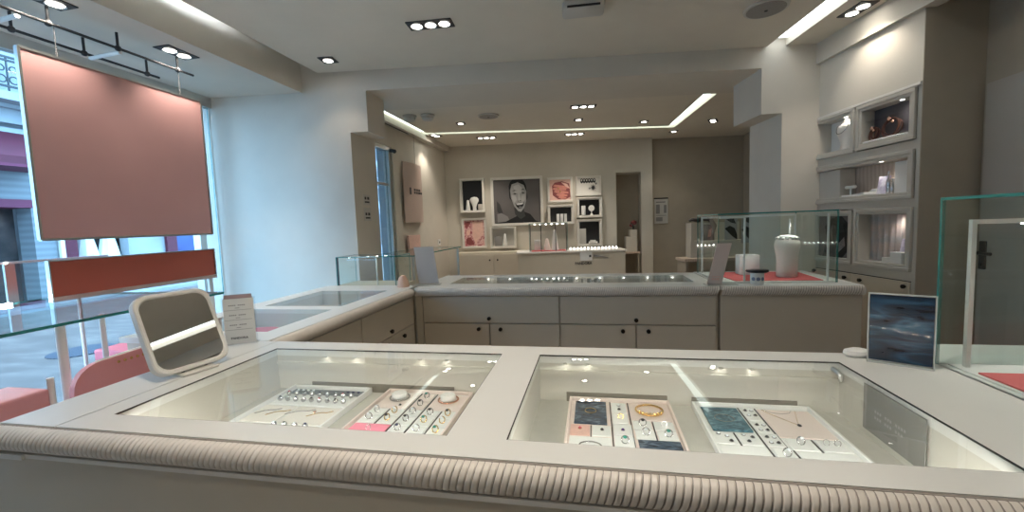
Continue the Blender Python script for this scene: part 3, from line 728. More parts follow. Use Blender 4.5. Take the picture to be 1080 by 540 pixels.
o = MB().torus((0, 0, .003), .030, .0018, Matrix.Diagonal((1, .8, 1, 1)), 36, 6).build('bangle', M['silver'], smooth=True); o.location = pos(t3, .2, 1.02); tag(o, 'thin silver bangle at the front left of the navy photo tray', 'bangle')

# --- fourth tray: teal photo, pendant
t4 = tray('white tray at the right with a teal photo card and a pendant', .298, .338, 'paper', 'paper'); t4['w'] = .338
for u0,u1,v0,v1,m,n in ((.03,.37,.03,.55,'tealph','photo_card'), (.39,.52,.02,.30,'paper','insert_card'), (.39,.53,.31,.55,'paper','insert_card'), (.39,.54,.56,.80,'paper','insert_card'),
    (.54,1.0,.02,.62,'pinkcream','insert_card'), (.0,.19,.57,.80,'paper','insert_card'), (.20,.38,.57,.80,'paper','insert_card'), (0,.38,.82,1.3,'paper','insert_card'), (.40,.55,.82,1.3,'paper','insert_card'),
    (.56,.77,.64,.84,'paper','insert_card'), (.78,1.0,.64,.84,'paper','insert_card'), (.57,1.0,.86,1.3,'paper','insert_card')):
    card(t4, u0,u1,v0,v1,m,n, .0135 if 'photo' in n else .0115)
seams(t4, [(.385, 0, 1.3), (.535, 0, 1.3), (.775, .63, .85), (.195, .57, .81), (.565, .84, 1.3)])
nk = thing('pendant_necklace', 'fine chain necklace with a dark drop pendant on the blush card of the right tray', 'necklace', pos(t4, .76, .12))
b = MB(); b.tube([(-.055, .022, .001), (-.045, .0, .001), (-.022, -.03, .001), (.006, -.066, .0012), (.010, -.066, .0012), (.018, -.035, .001), (.030, .0, .001), (.036, .022, .001)], .0007, 5); b.build('chain', M['gold'], nk, smooth=True)
b = MB(); b.ball((.008, -.074, .003), .006, 1, 1.2, .5, 10, 6); b.build('pendant', M['gem_k'], nk, smooth=True)
o = MB().tube([(-.05, .022, .001), (-.03, .003, .001), (0, -.004, .001), (.022, .004, .001), (.033, .022, .001)], .0007, 5).build('chain_necklace', M['silver'], smooth=True)
o.location = pos(t4, .74, .11); tag(o, 'short fine silver chain above the drop pendant on the right tray', 'necklace')
o = MB().torus((0, 0, .0015), .026, .001, Matrix.Diagonal((1, .9, 1, 1)), 30, 6).build('chain_bracelet', M['silver'], smooth=True); o.location = pos(t4, .19, .30, .0135); tag(o, 'thin silver bracelet ring lying on the teal photo card', 'bracelet')
G4 = 'jewellery on the tray with the teal photo card'
for r_, v in enumerate((.08, .19, .40, .50, .64, .74)):
    for c_, u in enumerate((.43, .485)):
        put('earring', 'silver', ('gem_k', 'gem_c')[(r_+c_) % 2], pos(t4, u+v*.01, v), 0, f"{'dark' if (r_+c_)%2==0 else 'clear'} stud in the {ORD[r_]} row, {'left' if c_==0 else 'right'} of the pair column beside the teal photo", G4)
for (u, v, k, ge, l) in ((.06,.62,'earring','gem_c','clear stud at the rear left below the teal photo'), (.12,.66,'earring','gem_c','clear stud second from left below the teal photo'), (.13,.75,'earring','gem_k','dark stud at the front left below the teal photo'),
    (.26,.62,'earring','gem_c','clear stud rear left on the second card below the teal photo'), (.32,.66,'earring','gem_k','dark stud rear right on the second card below the teal photo'), (.27,.74,'earring','gem_k','dark stud front left on the second card below the teal photo'),
    (.66,.73,'ring','gem_c','clear ring on the card below the pendant, left'), (.85,.72,'hoop','','left silver hoop on the card below the pendant'), (.93,.72,'hoop','','right silver hoop on the card below the pendant'),
    (.48,.95,'ring','gem_c','clear ring at the front of the narrow column of the right tray')):
    put(k, 'silver', ge, pos(t4, u, v), R(random.uniform(-15, 15)), l, G4)

# --- second tray: two cushions, pink strip
t2 = tray('blush tray with two white watch cushions and a pink strip at the front left', -.748, .318, 'pinkcream', 'paper'); t2['w'] = .318
for u0,u1,v0,v1,m in ((0,.40,.02,.44,'pinkcream'), (.42,.60,.02,.22,'pinkcream'), (.42,.60,.23,.44,'pinkcream'), (.62,1.0,.02,.44,'pinkcream'),
    (.0,.20,.46,.62,'paper'), (.0,.20,.63,.80,'paper'), (.22,.41,.46,.62,'paper'), (.22,.41,.63,.80,'paper'), (.43,.61,.46,.62,'paper'), (.43,.61,.63,.82,'paper'), (.43,.61,.83,1.3,'paper'),
    (.63,.81,.46,.62,'paper'), (.63,.81,.63,.82,'paper'), (.63,.81,.83,1.3,'paper'), (.83,1.0,.46,.62,'paper'), (.83,1.0,.63,.82,'paper'), (.83,1.0,.83,1.3,'paper')):
    card(t2, u0,u1,v0,v1,m)
card(t2, 0, .41, .82, 1.3, 'pinkcard', 'pink_strip')
seams(t2, [(.41, 0, 1.3), (.61, 0, 1.3), (.82, .45, 1.3), (.21, .45, .81)])
for i, (u, l, m) in enumerate(((.20, 'white watch cushion with a silver bracelet at the rear left of the blush tray', 'silver'), (.80, 'white watch cushion with a rose gold bracelet at the rear right of the blush tray', 'rose'))):
    x, y, z = pos(t2, u, .17)
    o = MB().lathe([(.024, 0), (.027, .004), (.027, .016), (.024, .021), (.001, .0215)], seg=24, T=Matrix.Diagonal((1, .9, 1, 1))).build('watch_cushion', M['white'], smooth=True)
    o.location = (x, y, z); tag(o, l.replace(' with a silver bracelet', ' inside a silver bracelet').replace(' with a rose gold bracelet', ' inside a rose gold bracelet'), 'cushion', 'watch cushions')
    o = MB().torus((0, 0, .004), .034, .0028, Matrix.Diagonal((1, .95, 1, 1)), 36, 8).build('bracelet', M[m], smooth=True)
    o.location = (x, y, z); tag(o, f"{'silver' if i==0 else 'rose gold'} bracelet wrapped round the {'left' if i==0 else 'right'} watch cushion", 'bracelet')
G2 = 'rings on the tray with the pink strip'
spec = {.10: [(.54,'silver','gem_c'),(.72,'silver','gem_c')], .31: [(.54,'gold','gem_c'),(.72,'gold','gem_k')], .52: [(.12,'silver','gem_g'),(.33,'silver','gem_k'),(.54,'silver','gem_c'),(.72,'silver','gem_k'),(.92,'silver','gem_b')],
        .72: [(.54,'silver','gem_k'),(.72,'gold','gem_g'),(.92,'silver','gem_c')], .92: [(.54,'gold','gem_k'),(.72,'gold','gem_c'),(.92,'gold','gem_g')]}
for ci, u in enumerate(sorted(spec)):
    for ri, (v, me, ge) in enumerate(spec[u]):
        put('ring', me, ge, pos(t2, u, v), R(random.uniform(-20, 20)), f"{me} ring, {ORD[ri]} from the back in the {ORD[ci]} column of the pink strip tray", G2)
put('hoop', 'silver', '', pos(t2, .22, .95), 0, 'silver hoop standing on the pink strip at the front of the tray', G2)
put('earring', 'silver', 'gem_k', pos(t2, .29, .36), 0, 'dark stud in front of the left watch cushion', G2)

# --- first tray: white, charms and chains
t1 = tray('bright white tray at the far left, full of charms under a slate strip', -1.140, .322, 'white', 'paper'); t1['w'] = .322
card(t1, .02, .98, .02, .17, 'greyshut', 'slate_strip')
for u0,u1,v0,v1 in ((0,1,.19,.32), (0,1,.33,.50), (0,.42,.52,.94), (.43,1,.52,.94), (0,1,.96,1.35)): card(t1, u0,u1,v0,v1,'cream' if v0>.5 else 'paper')
G1 = 'charms on the white tray at the left'
gems = ('gem_r', 'gem_c', 'gem_k', 'gem_c', 'gem_b', 'gem_c', 'gem_k')
for ri, (v, n) in enumerate(((.24, 9), (.40, 9))):
    for i in range(n):
        put('charm', 'silver', gems[(i+ri*2) % 7], pos(t1, .09+.82*i/(n-1), v), R(random.uniform(-25, 25)), f"silver charm, {ORD[i]} from the left in the {'rear' if ri==0 else 'front'} charm row of the white tray", G1)
for i in range(7):
    u = (.10, .17, .24, .31, .78, .85, .92)[i]
    o = MB().ball((0, 0, .0032), .0052, 1.1, .9, .6, 9, 6).build('pearl_charm', M['gem_c'] if i < 4 else M['gem_b'], smooth=True)
    o.location = pos(t1, u, .085); tag(o, f"{'pale' if i<4 else 'blue'} bead, {ORD[i]} from the left on the slate strip of the white tray", 'charm', 'beads on the slate strip')
for i in range(4):
    put('charm', 'silver', gems[i+1], pos(t1, .50+.12*i, 1.02), R(20*i), f"silver charm, {ORD[i]} from the left at the front edge of the white tray", G1)
for i, (u, v, L) in enumerate(((.16,.70,.05), (.30,.72,.045), (.55,.68,.06), (.80,.70,.05))):
    o = MB().tube([(-L*.7, -.018, .001), (-L*.3, .004, .001), (0, .012, .001), (L*.4, .014, .001), (L*.7, .026, .001)], .0014, 6).build('chain_bracelet', M['gold' if i % 2 else 'silver'], smooth=True)
    o.location = pos(t1, u, v); tag(o, f"fine {'gold' if i%2 else 'silver'} chain, {ORD[i]} from the left on the cream cards of the white tray", 'bracelet', 'chains on the white tray')
o = MB().ball((0, 0, .003), .005, 1, 1.6, .5, 9, 6).build('pendant', M['rose'], smooth=True); o.location = pos(t1, .72, .66); tag(o, 'small rose pendant on the cream card of the white tray', 'pendant')

# ------------------------------------------------------------------ mirror, signs and glass case on the front counter
mr = thing('counter_mirror', 'cream framed tilting table mirror on the left end of the front counter', 'mirror', (-1.300, 1.13, TOP), rot=(0, 0, R(-10)))
tl = Matrix.Translation((0, 0, .012)) @ Matrix.Rotation(R(-22), 4, 'Y')
def rrect(w, h, r, n=6):
    pts = []
    for cx, cz, a0 in ((w/2-r, h-r, 0), (-w/2+r, h-r, 90), (-w/2+r, r, 180), (w/2-r, r, 270)):
        for i in range(n+1):
            a = R(a0+90*i/n); pts.append((cx+r*math.cos(a), cz+r*math.sin(a)))
    return pts
W_, H_ = .232, .268
P2 = Matrix(((0,0,1,0),(1,0,0,0),(0,1,0,0),(0,0,0,1)))      # (u, v, depth) -> (depth along x, u along y, v up)
outer = rrect(W_, H_, .042); inner = [(x*.88, .016+(z)*.88) for x, z in outer]
b = MB(); n = len(outer); VV = []
for d, ring in ((-.016, outer), (.006, outer), (.010, [(x*.975, .0033+z*.975) for x, z in outer]), (.010, [(x*.91, .012+z*.91) for x, z in outer]), (.004, inner)):
    VV.append([b.bm.verts.new(tl @ P2 @ Vector((x, z, d))) for x, z in ring])
b._f(VV[0][::-1])
for k in range(4):
    for i in range(n): b._f([VV[k][i], VV[k][(i+1)%n], VV[k+1][(i+1)%n], VV[k+1][i]])
b._f(VV[4])
b.build('frame', M['lip'], mr, smooth=True, ang=35)
b = MB(); b.prism(inner, .0042, .0052, tl @ P2); b.build('mirror_glass', M['mirror'], mr)
b = MB(); b.rbox(-.085, .03, -.055, .055, 0, .008, .003); b.build('base', M['lip'], mr)
b = MB(); b.cyl((-.01, -.035, .008), (-.01, -.035, .022), .006, 10); b.cyl((-.01, .035, .008), (-.01, .035, .022), .006, 10); b.build('hinge', M['darkgrey'], mr, smooth=True)

pa = math.atan2(.5*.108, .092)
ph = thing('price_card_holder', 'upright white card printed with three lines, standing behind the table mirror', 'sign', (-1.415, 1.432, TOP), R(30.5))
b = MB(); b.box(-.054, .054, -.0015, .0015, .004, .187); b.build('card', M['paper'], ph)
b = MB(); b.box(-.050, .048, .004, .006, .02, .203); b.build('pink_slip', mat('dusty_slip', (.42, .30, .30), .6, var=0), ph)
b = MB(); b.box(-.060, .060, -.004, -.0025, 0, .192); b.box(-.060, .060, .007, .0085, 0, .192); b.build('acrylic_sleeve', M['acryl'], ph)
b = MB(); b.box(-.062, .062, -.03, .03, 0, .004); b.build('foot', M['acryl'], ph)
b = MB()
for k, z in enumerate((.158, .118, .078)):
    for i in range(9):
        if i not in (4,): b.box(-.034+i*.0066, -.034+i*.0066+.0048, -.0022, -.0015, z, z+.0042)
    b.box(-.012, .004, -.0022, -.0015, z-.010, z-.008)
b.build('small_print', M['greyink'], ph)
b = MB()
for z in (.140, .100, .060): b.box(-.050, .046, -.0021, -.0015, z, z+.0013)
b.build('rule_line', M['greyink'], ph)
b = MB(); text_mesh(b, 'PANDORA', .0125, Matrix.Translation((-.004, -.002, .022)) @ Matrix.Rotation(PI/2, 4, 'X'), .0004, .0003); b.build('bold_wordmark', M['ink'], ph)

bs = thing('picture_stand', 'square navy silk picture in a clear stand on the right of the front counter', 'sign', (.857, 1.365, TOP), math.atan2(-.073, .122))
b = MB(); b.box(-.068, .068, -.002, .002, .010, .204); b.build('picture', M['bluecard'], bs)
b = MB(); b.box(-.072, .072, -.0045, -.0022, 0, .208); b.box(-.072, .072, .0022, .0045, 0, .208); b.build('acrylic_sleeve', M['acryl'], bs)
b = MB(); b.box(-.072, -.069, -.0046, .0046, 0, .208); b.box(.069, .072, -.0046, .0046, 0, .208); b.box(-.072, .072, -.0046, .0046, .2055, .2085); b.box(-.072, .072, -.0046, .0046, .0, .006); b.build('edge_strip', mat('acrylic_edge', (.55, .58, .57), .2, var=0), bs)
b = MB(); b.box(-.072, .072, 0, .07, 0, .004); b.build('foot', M['acryl'], bs)
o = MB().lathe([(.001, 0), (.02, .001), (.026, .010), (.024, .020), (.012, .026), (.001, .027)], seg=20, T=Matrix.Diagonal((1.5, .9, 1, 1))).build('display_cushion', M['white'], smooth=True)
o.location = (.795, 1.446, TOP); tag(o, 'small white cushion tucked behind the navy picture stand', 'cushion')

# near right glass case
def led_case(name, label, x0, x1, y0, y1, z0, h, loc, led_z, posts, gm='glass2'):
    t = thing(name, label, 'display case', loc)
    g = .008
    glass_plate('front_glass', x0, x1, y0, y0+g, z0, z0+h-g, t, gm, True); glass_plate('rear_glass', x0, x1, y1-g, y1, z0, z0+h-g, t, gm, True)
    glass_plate('side_glass', x0, x0+g, y0+g, y1-g, z0, z0+h-g, t, gm, True); glass_plate('side_glass', x1-g, x1, y0+g, y1-g, z0, z0+h-g, t, gm, True)
    glass_plate('top_glass', x0, x1, y0, y1, z0+h-g, z0+h, t, gm, True)
    return t
nc = led_case('glass_display_case', 'tall glass case with a coral felt base at the right edge of the front counter', .965, 1.90, .86, 1.40, TOP, .478, (1.4, 1.13, TOP), 1.36, 2)
b = MB(); b.box(.99, 1.88, .88, 1.385, TOP, TOP+.004); b.build('base_plate', M['white'], nc, world=True)
b = MB(); b.box(1.010, 1.021, 1.354, 1.366, TOP+.004, 1.352); b.box(1.86, 1.876, 1.352, 1.368, TOP+.004, 1.352); b.build('post', M['postw'], nc, world=True)
b = MB(); b.box(1.010, 1.876, 1.354, 1.366, 1.352, 1.364); b.build('light_bar', M['postw'], nc, world=True)
for x in (1.13, 1.17, 1.21, 1.25, 1.42, 1.60):
    b = MB(); b.lathe([(.006, 0), (.006, -.004)], (x, 1.360, 1.352), 10); b.build('led_lens', M['caselamp'], nc, world=True)
spot('lamp_light', (1.2, 1.34, 1.345), 1.2, 140, None, (1, .96, .9), .6, .01)
o = MB().box(1.0, 1.86, .92, 1.302, 0, .004).build('felt_mat', M['coral']); o.location = (0, 0, TOP+.0045); tag(o, 'coral red felt mat inside the glass case at the right edge', 'mat')

# things on the back counter
kc = led_case('glass_display_case', 'glass case on the back counter holding a white bust over coral felt', .812, 1.52, 2.985, 3.56, TOP, .462, (1.16, 3.27, TOP), 0, 0)
b = MB(); b.box(.825, 1.505, 3.0, 3.545, TOP, TOP+.006); b.build('base_plate', M['white'], kc, world=True)
b = MB()
for x, y in ((.985, 3.02), (1.478, 3.02), (.835, 3.50), (1.49, 3.50)): b.cyl((x, y, TOP+.006), (x, y, 1.392), .007, 10)
b.build('post', M['postw'], kc, world=True, smooth=True)
b = MB(); b.box(.83, .985, 3.0, 3.03, 1.378, 1.395); b.box(.83, 1.49, 3.49, 3.51, 1.380, 1.394); b.build('light_bar', M['postw'], kc, world=True)
for x in (.885, .965):
    b = MB(); b.lathe([(.016, 0), (.014, -.006)], (x, 3.10, 1.392), 12); b.build('led_lens', M['caselamp'], kc, world=True)
spot('lamp_light', (.93, 3.12, 1.37), .9, 140, None, (1, .96, .9), .6, .01)
spot('lamp_light', (1.33, 3.12, 1.37), .6, 140, None, (1, .96, .9), .6, .01)
o = MB().prism([(.93, 3.03), (1.46, 3.03), (1.495, 3.48), (.90, 3.50)], 0, .004).build('felt_mat', M['coral']); o.location = (0, 0, TOP+.0065); tag(o, 'coral red felt mat under the white bust on the back counter', 'mat')
bu = thing('necklace_bust', 'white necklace bust with a scalloped neck in the back counter case', 'display bust', (1.31, 3.19, TOP+.011))
b = MB(); prof = [(.058, 0), (.066, .008), (.066, .06), (.067, .14), (.074, .18), (.080, .21), (.080, .23), (.074, .252), (.066, .262), (.064, .272)]
b.lathe(prof, seg=28, T=Matrix.Diagonal((1, .72, 1, 1))); b.build('bust_body', M['cream'], bu, smooth=True, ang=60)
b = MB()
for i in range(14):
    a = 2*PI*i/14; b.ball((.064*math.cos(a), .046*math.sin(a), .268), .011, 1, 1, .8, 8, 6)
b.lathe([(.001, .268), (.062, .268), (.066, .276), (.04, .288), (.001, .292)], seg=20, T=Matrix.Diagonal((1, .72, 1, 1))); b.build('scalloped_neck', M['white'], bu, smooth=True)
b = MB(); b.cyl((.015, 0, .28), (.015, 0, .40), .006, 8); b.build('rod', M['white'], bu, smooth=True)
o = MB().rbox(-.068, .068, -.05, .05, 0, .145, .006).build('gift_box', M['white'], smooth=True); o.location = (1.115, 3.36, TOP+.011); tag(o, 'square white box beside the bust in the back counter case', 'box')
cu = thing('ring_cup', 'small pale printed pot with a black lid tray in front of the back counter case', 'pot', (1.032, 2.932, TOP), 0)
b = MB(); b.lathe([(.036, 0), (.040, .004), (.040, .075), (.037, .078)], seg=24); b.build('pot', M['paper'], cu, smooth=True)
b = MB(); b.lathe([(.055, .078), (.062, .084), (.06, .094), (.05, .096)], seg=24, T=Matrix.Diagonal((1.1, .8, 1, 1))); b.build('lid_tray', M['black'], cu, smooth=True)
b = MB()
for a in (-140, -100, -60): 
    T = Matrix.Rotation(R(a), 4, 'Z') @ Matrix.Translation((.0402, 0, .038)) @ Matrix.Rotation(PI/2, 4, 'Y'); b.lathe([(.012, 0), (.012, .0006)], seg=14, T=T)
b.build('blue_print', mat('blue_grey_print', (.22, .25, .36), .6, var=0), cu)
sr = thing('leaning_sign', 'slanted blush card in a clear stand left of the back counter case', 'sign', (.775, 2.925, TOP), R(5))
TL = Matrix.Rotation(R(-6), 4, 'X') @ Matrix(((1, 0, .28, 0), (0, 1, 0, 0), (0, 0, 1, 0), (0, 0, 0, 1)))
b = MB(); b.box(-.05, .042, -.002, .002, .005, .27, TL); b.build('card', M['pinkcream'], sr)
b = MB(); b.box(-.053, .045, -.0045, -.0025, 0, .275, TL); b.box(-.053, .045, .0025, .0045, 0, .275, TL); b.build('acrylic_sleeve', M['acryl'], sr)
b = MB(); b.box(-.06, .13, -.05, .04, 0, .004); b.build('foot', M['steel'], sr)
b = MB()
for i in range(5): b.box(-.03+i*.010, -.03+i*.010+.007, -.0052, -.0047, .03, .042, TL)
for i in range(7): b.box(-.03+i*.008, -.03+i*.008+.005, -.0052, -.0047, .05, .056, TL)
b.build('rose_print', M['rosecard'], sr)
sl = thing('leaning_sign', 'slanted grey clear stand at the left corner of the back counter', 'sign', (-1.27, 3.02, TOP), R(14))
TL2 = Matrix.Rotation(R(-16), 4, 'X') @ Matrix(((1, 0, -.14, 0), (0, 1, 0, 0), (0, 0, 1, 0), (0, 0, 0, 1)))
b = MB(); b.box(-.055, .095, -.002, .002, .01, .30, TL2); b.build('card', mat('smoked_card', (.46, .44, .43), .3, var=.04), sl)
b = MB(); b.box(-.060, .10, -.0045, -.0025, 0, .305, TL2); b.box(-.06, .10, .0025, .0045, 0, .305, TL2); b.build('acrylic_sleeve', M['acryl'], sl)
b = MB(); b.box(-.10, .11, -.06, .05, 0, .006); b.build('foot', M['steel'], sl)
o = MB().lathe([(.001, 0), (.045, .0), (.038, .05), (.018, .085), (.001, .09)], seg=16).build('ring_cone', mat('peach_felt', (.66, .44, .33), .8, var=.03), smooth=True); o.location = (-1.418, 2.93, TOP); tag(o, 'small peach cone at the left foot of the slanted stand', 'ring cone')

# shallow displays under the glass of the back and side counters
def under(name, label, cat, x, y, z, fn, m, group=None):
    b = MB(); fn(b); o = b.build(name, M[m], smooth=False); o.location = (x, y, z); return tag(o, label, cat, group)
tb = thing('jewellery_tray', 'white tray under the left end of the back counter glass', 'tray', (-.90, 3.22, .851), group='trays under the back counter glass')
b = MB(); b.rbox(-.13, .13, -.12, .12, 0, .03, .004); b.build('tray_base', M['paper'], tb)
b = MB(); b.rbox(-.11, .11, -.10, .10, .03, .034, .002); b.build('insert_card', M['pinkcream'], tb)
for i in range(6):
    a = copy_tree(protos[('ring', 'silver', 'gem_k')]); a.location = (-1.0+.04*i, 3.22+.03*(i % 2), .885); a.rotation_euler[2] = 0
    a['label'] = f"dark stone ring, {ORD[i]} from the left on the white tray under the back counter glass"; a['group'] = 'rings under the back counter glass'
for j, (x, l) in enumerate(((-.45, 'second tray from the left under the back counter glass'), (-.05, 'middle tray under the back counter glass'), (.36, 'right hand tray under the back counter glass'))):
    c = copy_tree(tb); c.location = (x, 3.22, .851); c['label'] = l
for j, x in enumerate((-.02, .03)):
    o = MB().lathe([(.016, 0), (.018, .01), (.012, .05), (.006, .06)], seg=14).build('ring_stand', M['white'], smooth=True); o.location = (x, 3.30, .8851); tag(o, f"{('left', 'right')[j]} one of the two tiny white ring stands under the back counter glass", 'ring stand', 'ring stands under glass')
def disc(b): b.lathe([(.001, 0), (.11, 0), (.11, .006), (.001, .007)], seg=32)
o = under('felt_disc', 'raspberry felt disc under the near pane of the side counter', 'felt disc', -1.845, 1.975, .8455, disc, 'raspb', 'felt discs in the side counter')
o = under('felt_disc', 'raspberry felt disc under the far pane of the side counter', 'felt disc', -1.60, 2.64, .8455, disc, 'raspb', 'felt discs in the side counter')
# low glass case at the far end of the side counter
sc = thing('glass_display_case', 'low glass case with small lamps at the far end of the side counter', 'display case', (-1.77, 3.16, .0))
b = MB(); b.box(-2.06, -1.50, 3.02, 3.33, 0, .945); b.build('pedestal', M['front'], sc, world=True)
for (n, a) in (('front_glass', (-2.04, -1.53, 3.03, 3.036, .946, 1.172)), ('side_glass', (-2.04, -2.034, 3.036, 3.31, .946, 1.172)), ('side_glass', (-1.536, -1.53, 3.036, 3.31, .946, 1.172)), ('top_glass', (-2.04, -1.53, 3.03, 3.316, 1.172, 1.178))):
    glass_plate(n, *a, sc, 'glass2', True)
b = MB(); b.cyl((-2.03, 3.04, .946), (-2.03, 3.04, 1.172), .006, 8); b.build('corner_post', M['darkgrey'], sc, world=True)
b = MB(); b.cyl((-1.70, 3.06, .946), (-1.70, 3.06, 1.172), .007, 8); b.build('post', M['postw'], sc, world=True)
for i in range(5):
    b = MB(); b.lathe([(.011, 0), (.011, -.005)], (-1.96+.065*i, 3.10+.03*i, 1.171), 10); b.build('led_lens', M['caselamp'], sc, world=True)

# ------------------------------------------------------------------ display cabinet in the right wall (local x along the wall, y into it)
dc = thing('wall_display_cabinet', 'built-in display cabinet of five framed niches in the right wall', 'cabinet', (RW[0], RW[1], 0), RWZ)
def dp(name, m, fn, parent=None, bevel=0, smooth=False):
    b = MB(); fn(b); return b.build(name, M[m], parent or dc, bevel=bevel, smooth=smooth)
NI = {'a': (-.080, .372, 1.825, 2.148), 'b': (.390, .846, 1.830, 2.142), 'c': (-.088, .846, 1.465, 1.768), 'd': (-.032, .372, 1.000, 1.405), 'e': (.390, .850, 1.000, 1.412)}
FW = .042
dp('carcass', 'frame', lambda b: (b.box(-.12, -.09, -.0, .26, .0, 2.165), b.box(.852, .877, -.0, .26, .0, 2.165), b.box(-.09, .852, 0, .02, 2.146, 2.165), b.box(-.09, .852, .24, .26, .0, 2.165),
     b.box(-.09, .852, 0, .24, 1.770, 1.824), b.box(-.09, .852, 0, .24, 1.413, 1.464), b.box(.373, .389, 0, .24, 1.824, 2.15), b.box(-.09, -.033, 0, .24, .93, 1.413), b.box(.373, .389, 0, .24, .93, 1.413), b.box(-.033, .852, 0, .24, .94, .999)))
dp('upper_rim', 'lip', lambda b: b.box(-.12, .877, -.012, 0, 2.150, 2.166))
backs = {'a': 'white', 'b': 'niche', 'c': 'wood', 'd': 'prbg', 'e': 'stripes'}
for k, (s0, s1, z0, z1) in NI.items():
    b = MB()
    # mitred moulding: two steps
    for (o, i, y0, y1) in ((0, FW*.55, -.016, .004), (FW*.55, FW, -.009, .004)):
        b.box(s0+o, s1-o, y0, y1, z1-i, z1-o); b.box(s0+o, s1-o, y0, y1, z0+o, z0+i)
        b.box(s0+o, s0+i, y0, y1, z0+i, z1-i); b.box(s1-i, s1-o, y0, y1, z0+i, z1-i)
    f = b.build('niche_frame', M['frame'], dc, bevel=.003)
    if k != 'd':
        nd = {'a': .11, 'b': .095, 'c': .15, 'e': .10}[k]
        dp('niche_lining', 'frame', lambda b: (b.box(s0+.02, s1-.02, .004, nd, z0+.020, z0+FW-.002), b.box(s0+.02, s1-.02, .004, nd, z1-FW+.002, z1-.02), b.box(s0+.02, s0+FW-.002, .004, nd, z0+FW, z1-FW), b.box(s1-FW+.002, s1-.02, .004, nd, z0+FW, z1-FW)), f)
        dp('back_panel', backs[k], lambda b: b.box(s0+.03, s1-.03, nd-.01, nd, z0+.03, z1-.03), f)
        b = MB(); b.lathe([(.001, 0), (.012, 0)], ((s0*.3+s1*.7), .03, z1-FW+.0015), 12, cap=False); b.build('niche_lamp', M['caselamp'], f)
        spot('lamp_light', ((s0*.3+s1*.7), .03, z1-FW-.006), {'a': .5, 'b': .4, 'c': .65, 'e': .5}[k], 130, dc, (1, .95, .88), .6, .012)
def photo_d(b):
    s0, s1, z0, z1 = NI['d']; X = lambda u: s0+FW+u*(s1-s0-2*FW); Z = lambda v: z0+FW+v*(z1-z0-2*FW)
    b.use(M['prbg']).box(X(0), X(1), .004, .012, Z(0), Z(1))
    for m, pts in (('pr0', ((.15,.0),(.3,.45),(.22,.75),(.45,.95),(.75,1),(1,.8),(1,.2),(.8,.0))), ('pr2', ((.48,.35),(.62,.42),(.60,.75),(.46,.80),(.40,.6))), ('pr3', ((.66,.1),(.9,.3),(.86,.5),(.7,.35))), ('pr1', ((.7,.6),(.95,.62),(.9,.85),(.72,.8)))):
        b.use(M[m]).plate([(X(u), Z(v)) for u, v in pts], .0022 - .0002*len(m), .004)
dp('black_and_white_print', 'prbg', photo_d)
for (s0, s1, kx, kz) in ((-.088, .372, -.0, .915), (.378, .85, .475, .898)):
    d = dp('door', 'front2', lambda b: b.box(s0, s1, -.012, .0, .06, .934), bevel=.002)
    for q in ((kx, kz),) + (((.826, .905),) if s0 > 0 else ((.33, .90),)):
        b = MB(); b.cyl((q[0], -.012, q[1]), (q[0], -.022, q[1]), .007, 10); b.cyl((q[0], -.022, q[1]), (q[0], -.033, q[1]), .0135, 14); b.build('knob', M['knob'], d, smooth=True)
dp('ledge_seam', 'gap', lambda b: b.box(-.09, .852, -.004, 0, .935, .940))
def wt(name, label, cat, s, d, z, rz=0, group=None):
    x, y = rwp(s, d); return thing(name, label, cat, (x, y, z), RWZ+rz, group)
zf = {k: v[2]+FW for k, v in NI.items()}
t = wt('necklace_bust', 'small white necklace bust in the upper left niche of the right cabinet', 'display bust', .215, .055, zf['a'])
b = MB(); b.lathe([(.05, 0), (.055, .01), (.045, .05), (.075, .12), (.085, .155), (.07, .185), (.035, .20), (.028, .225), (.030, .232)], seg=24, T=Matrix.Diagonal((1, .6, 1, 1))); b.build('bust_body', M['cream'], t, smooth=True)
b = MB(); b.tube([(.03*math.cos(a)*1.9, -.028-.03*abs(math.sin(a)), .19-.07*math.sin(a)) for a in [PI*i/10 for i in range(11)]], .0028, 6); b.build('necklace', M['silver'], t, smooth=True)
for (s, l, ry) in ((.465, 'left upright brown strap bracelet on its stand in the upper right niche', .045), (.605, 'right round brown strap bracelet in the upper right niche', .062)):
    t = wt('strap_bracelet', l, 'bracelet', s, .05, zf['b']+.012, 0, 'strap bracelets in the niche')
    b = MB(); T = Matrix.Rotation(R(80), 4, 'X'); b.torus((0, 0, ry+.004), ry, .0075, T @ Matrix.Diagonal((.62 if ry < .05 else 1, 1, 1, 1)), 32, 8)
    b.torus((.006, .012, ry+.006), ry*.86, .005, T @ Matrix.Rotation(R(18), 4, 'Y') @ Matrix.Diagonal((.62 if ry < .05 else 1, 1, 1, 1)), 32, 8); b.build('strap', M['leather'], t, smooth=True)
    b = MB(); b.ball((0, -.012, ry*2), .014, 1, .6, 1); b.ball((ry*.5, -.014, ry*1.6), .010); b.build('gold_charm', M['rose'], t, smooth=True)
t = wt('bead_row', 'row of small white beads along the sill of the upper right niche', 'bead strip', .618, -.001,  zf['b'])
b = MB()
for i in range(26): b.ball((-.17+.0136*i, 0, .007), .007, 1, 1, 1, 8, 5)
b.build('beads', M['white'], t, smooth=True)['kind'] = 'stuff'
t = wt('glass_shelf', 'thin glass shelf across the upper right niche', 'shelf', .618, .045, zf['b']+.150)
b = MB(); b.box(-.184, .184, -.03, .03, 0, .004); b.build('shelf_glass', M['acryl'], t)
t = wt('closed_panel', 'plain pale panel closing the left third of the long middle niche', 'panel', .085, .075, zf['c'])
b = MB(); b.box(-.125, .125, -.06, .06, 0, .216); b.build('panel_board', M['frame'], t, bevel=.003)
t = wt('bracelet_stand', 'white T shaped bracelet stand in the long middle niche', 'stand', .285, .05, zf['c'])
b = MB(); b.rbox(-.05, .06, -.04, .04, 0, .012, .003); b.build('base', M['white'], t, smooth=True)
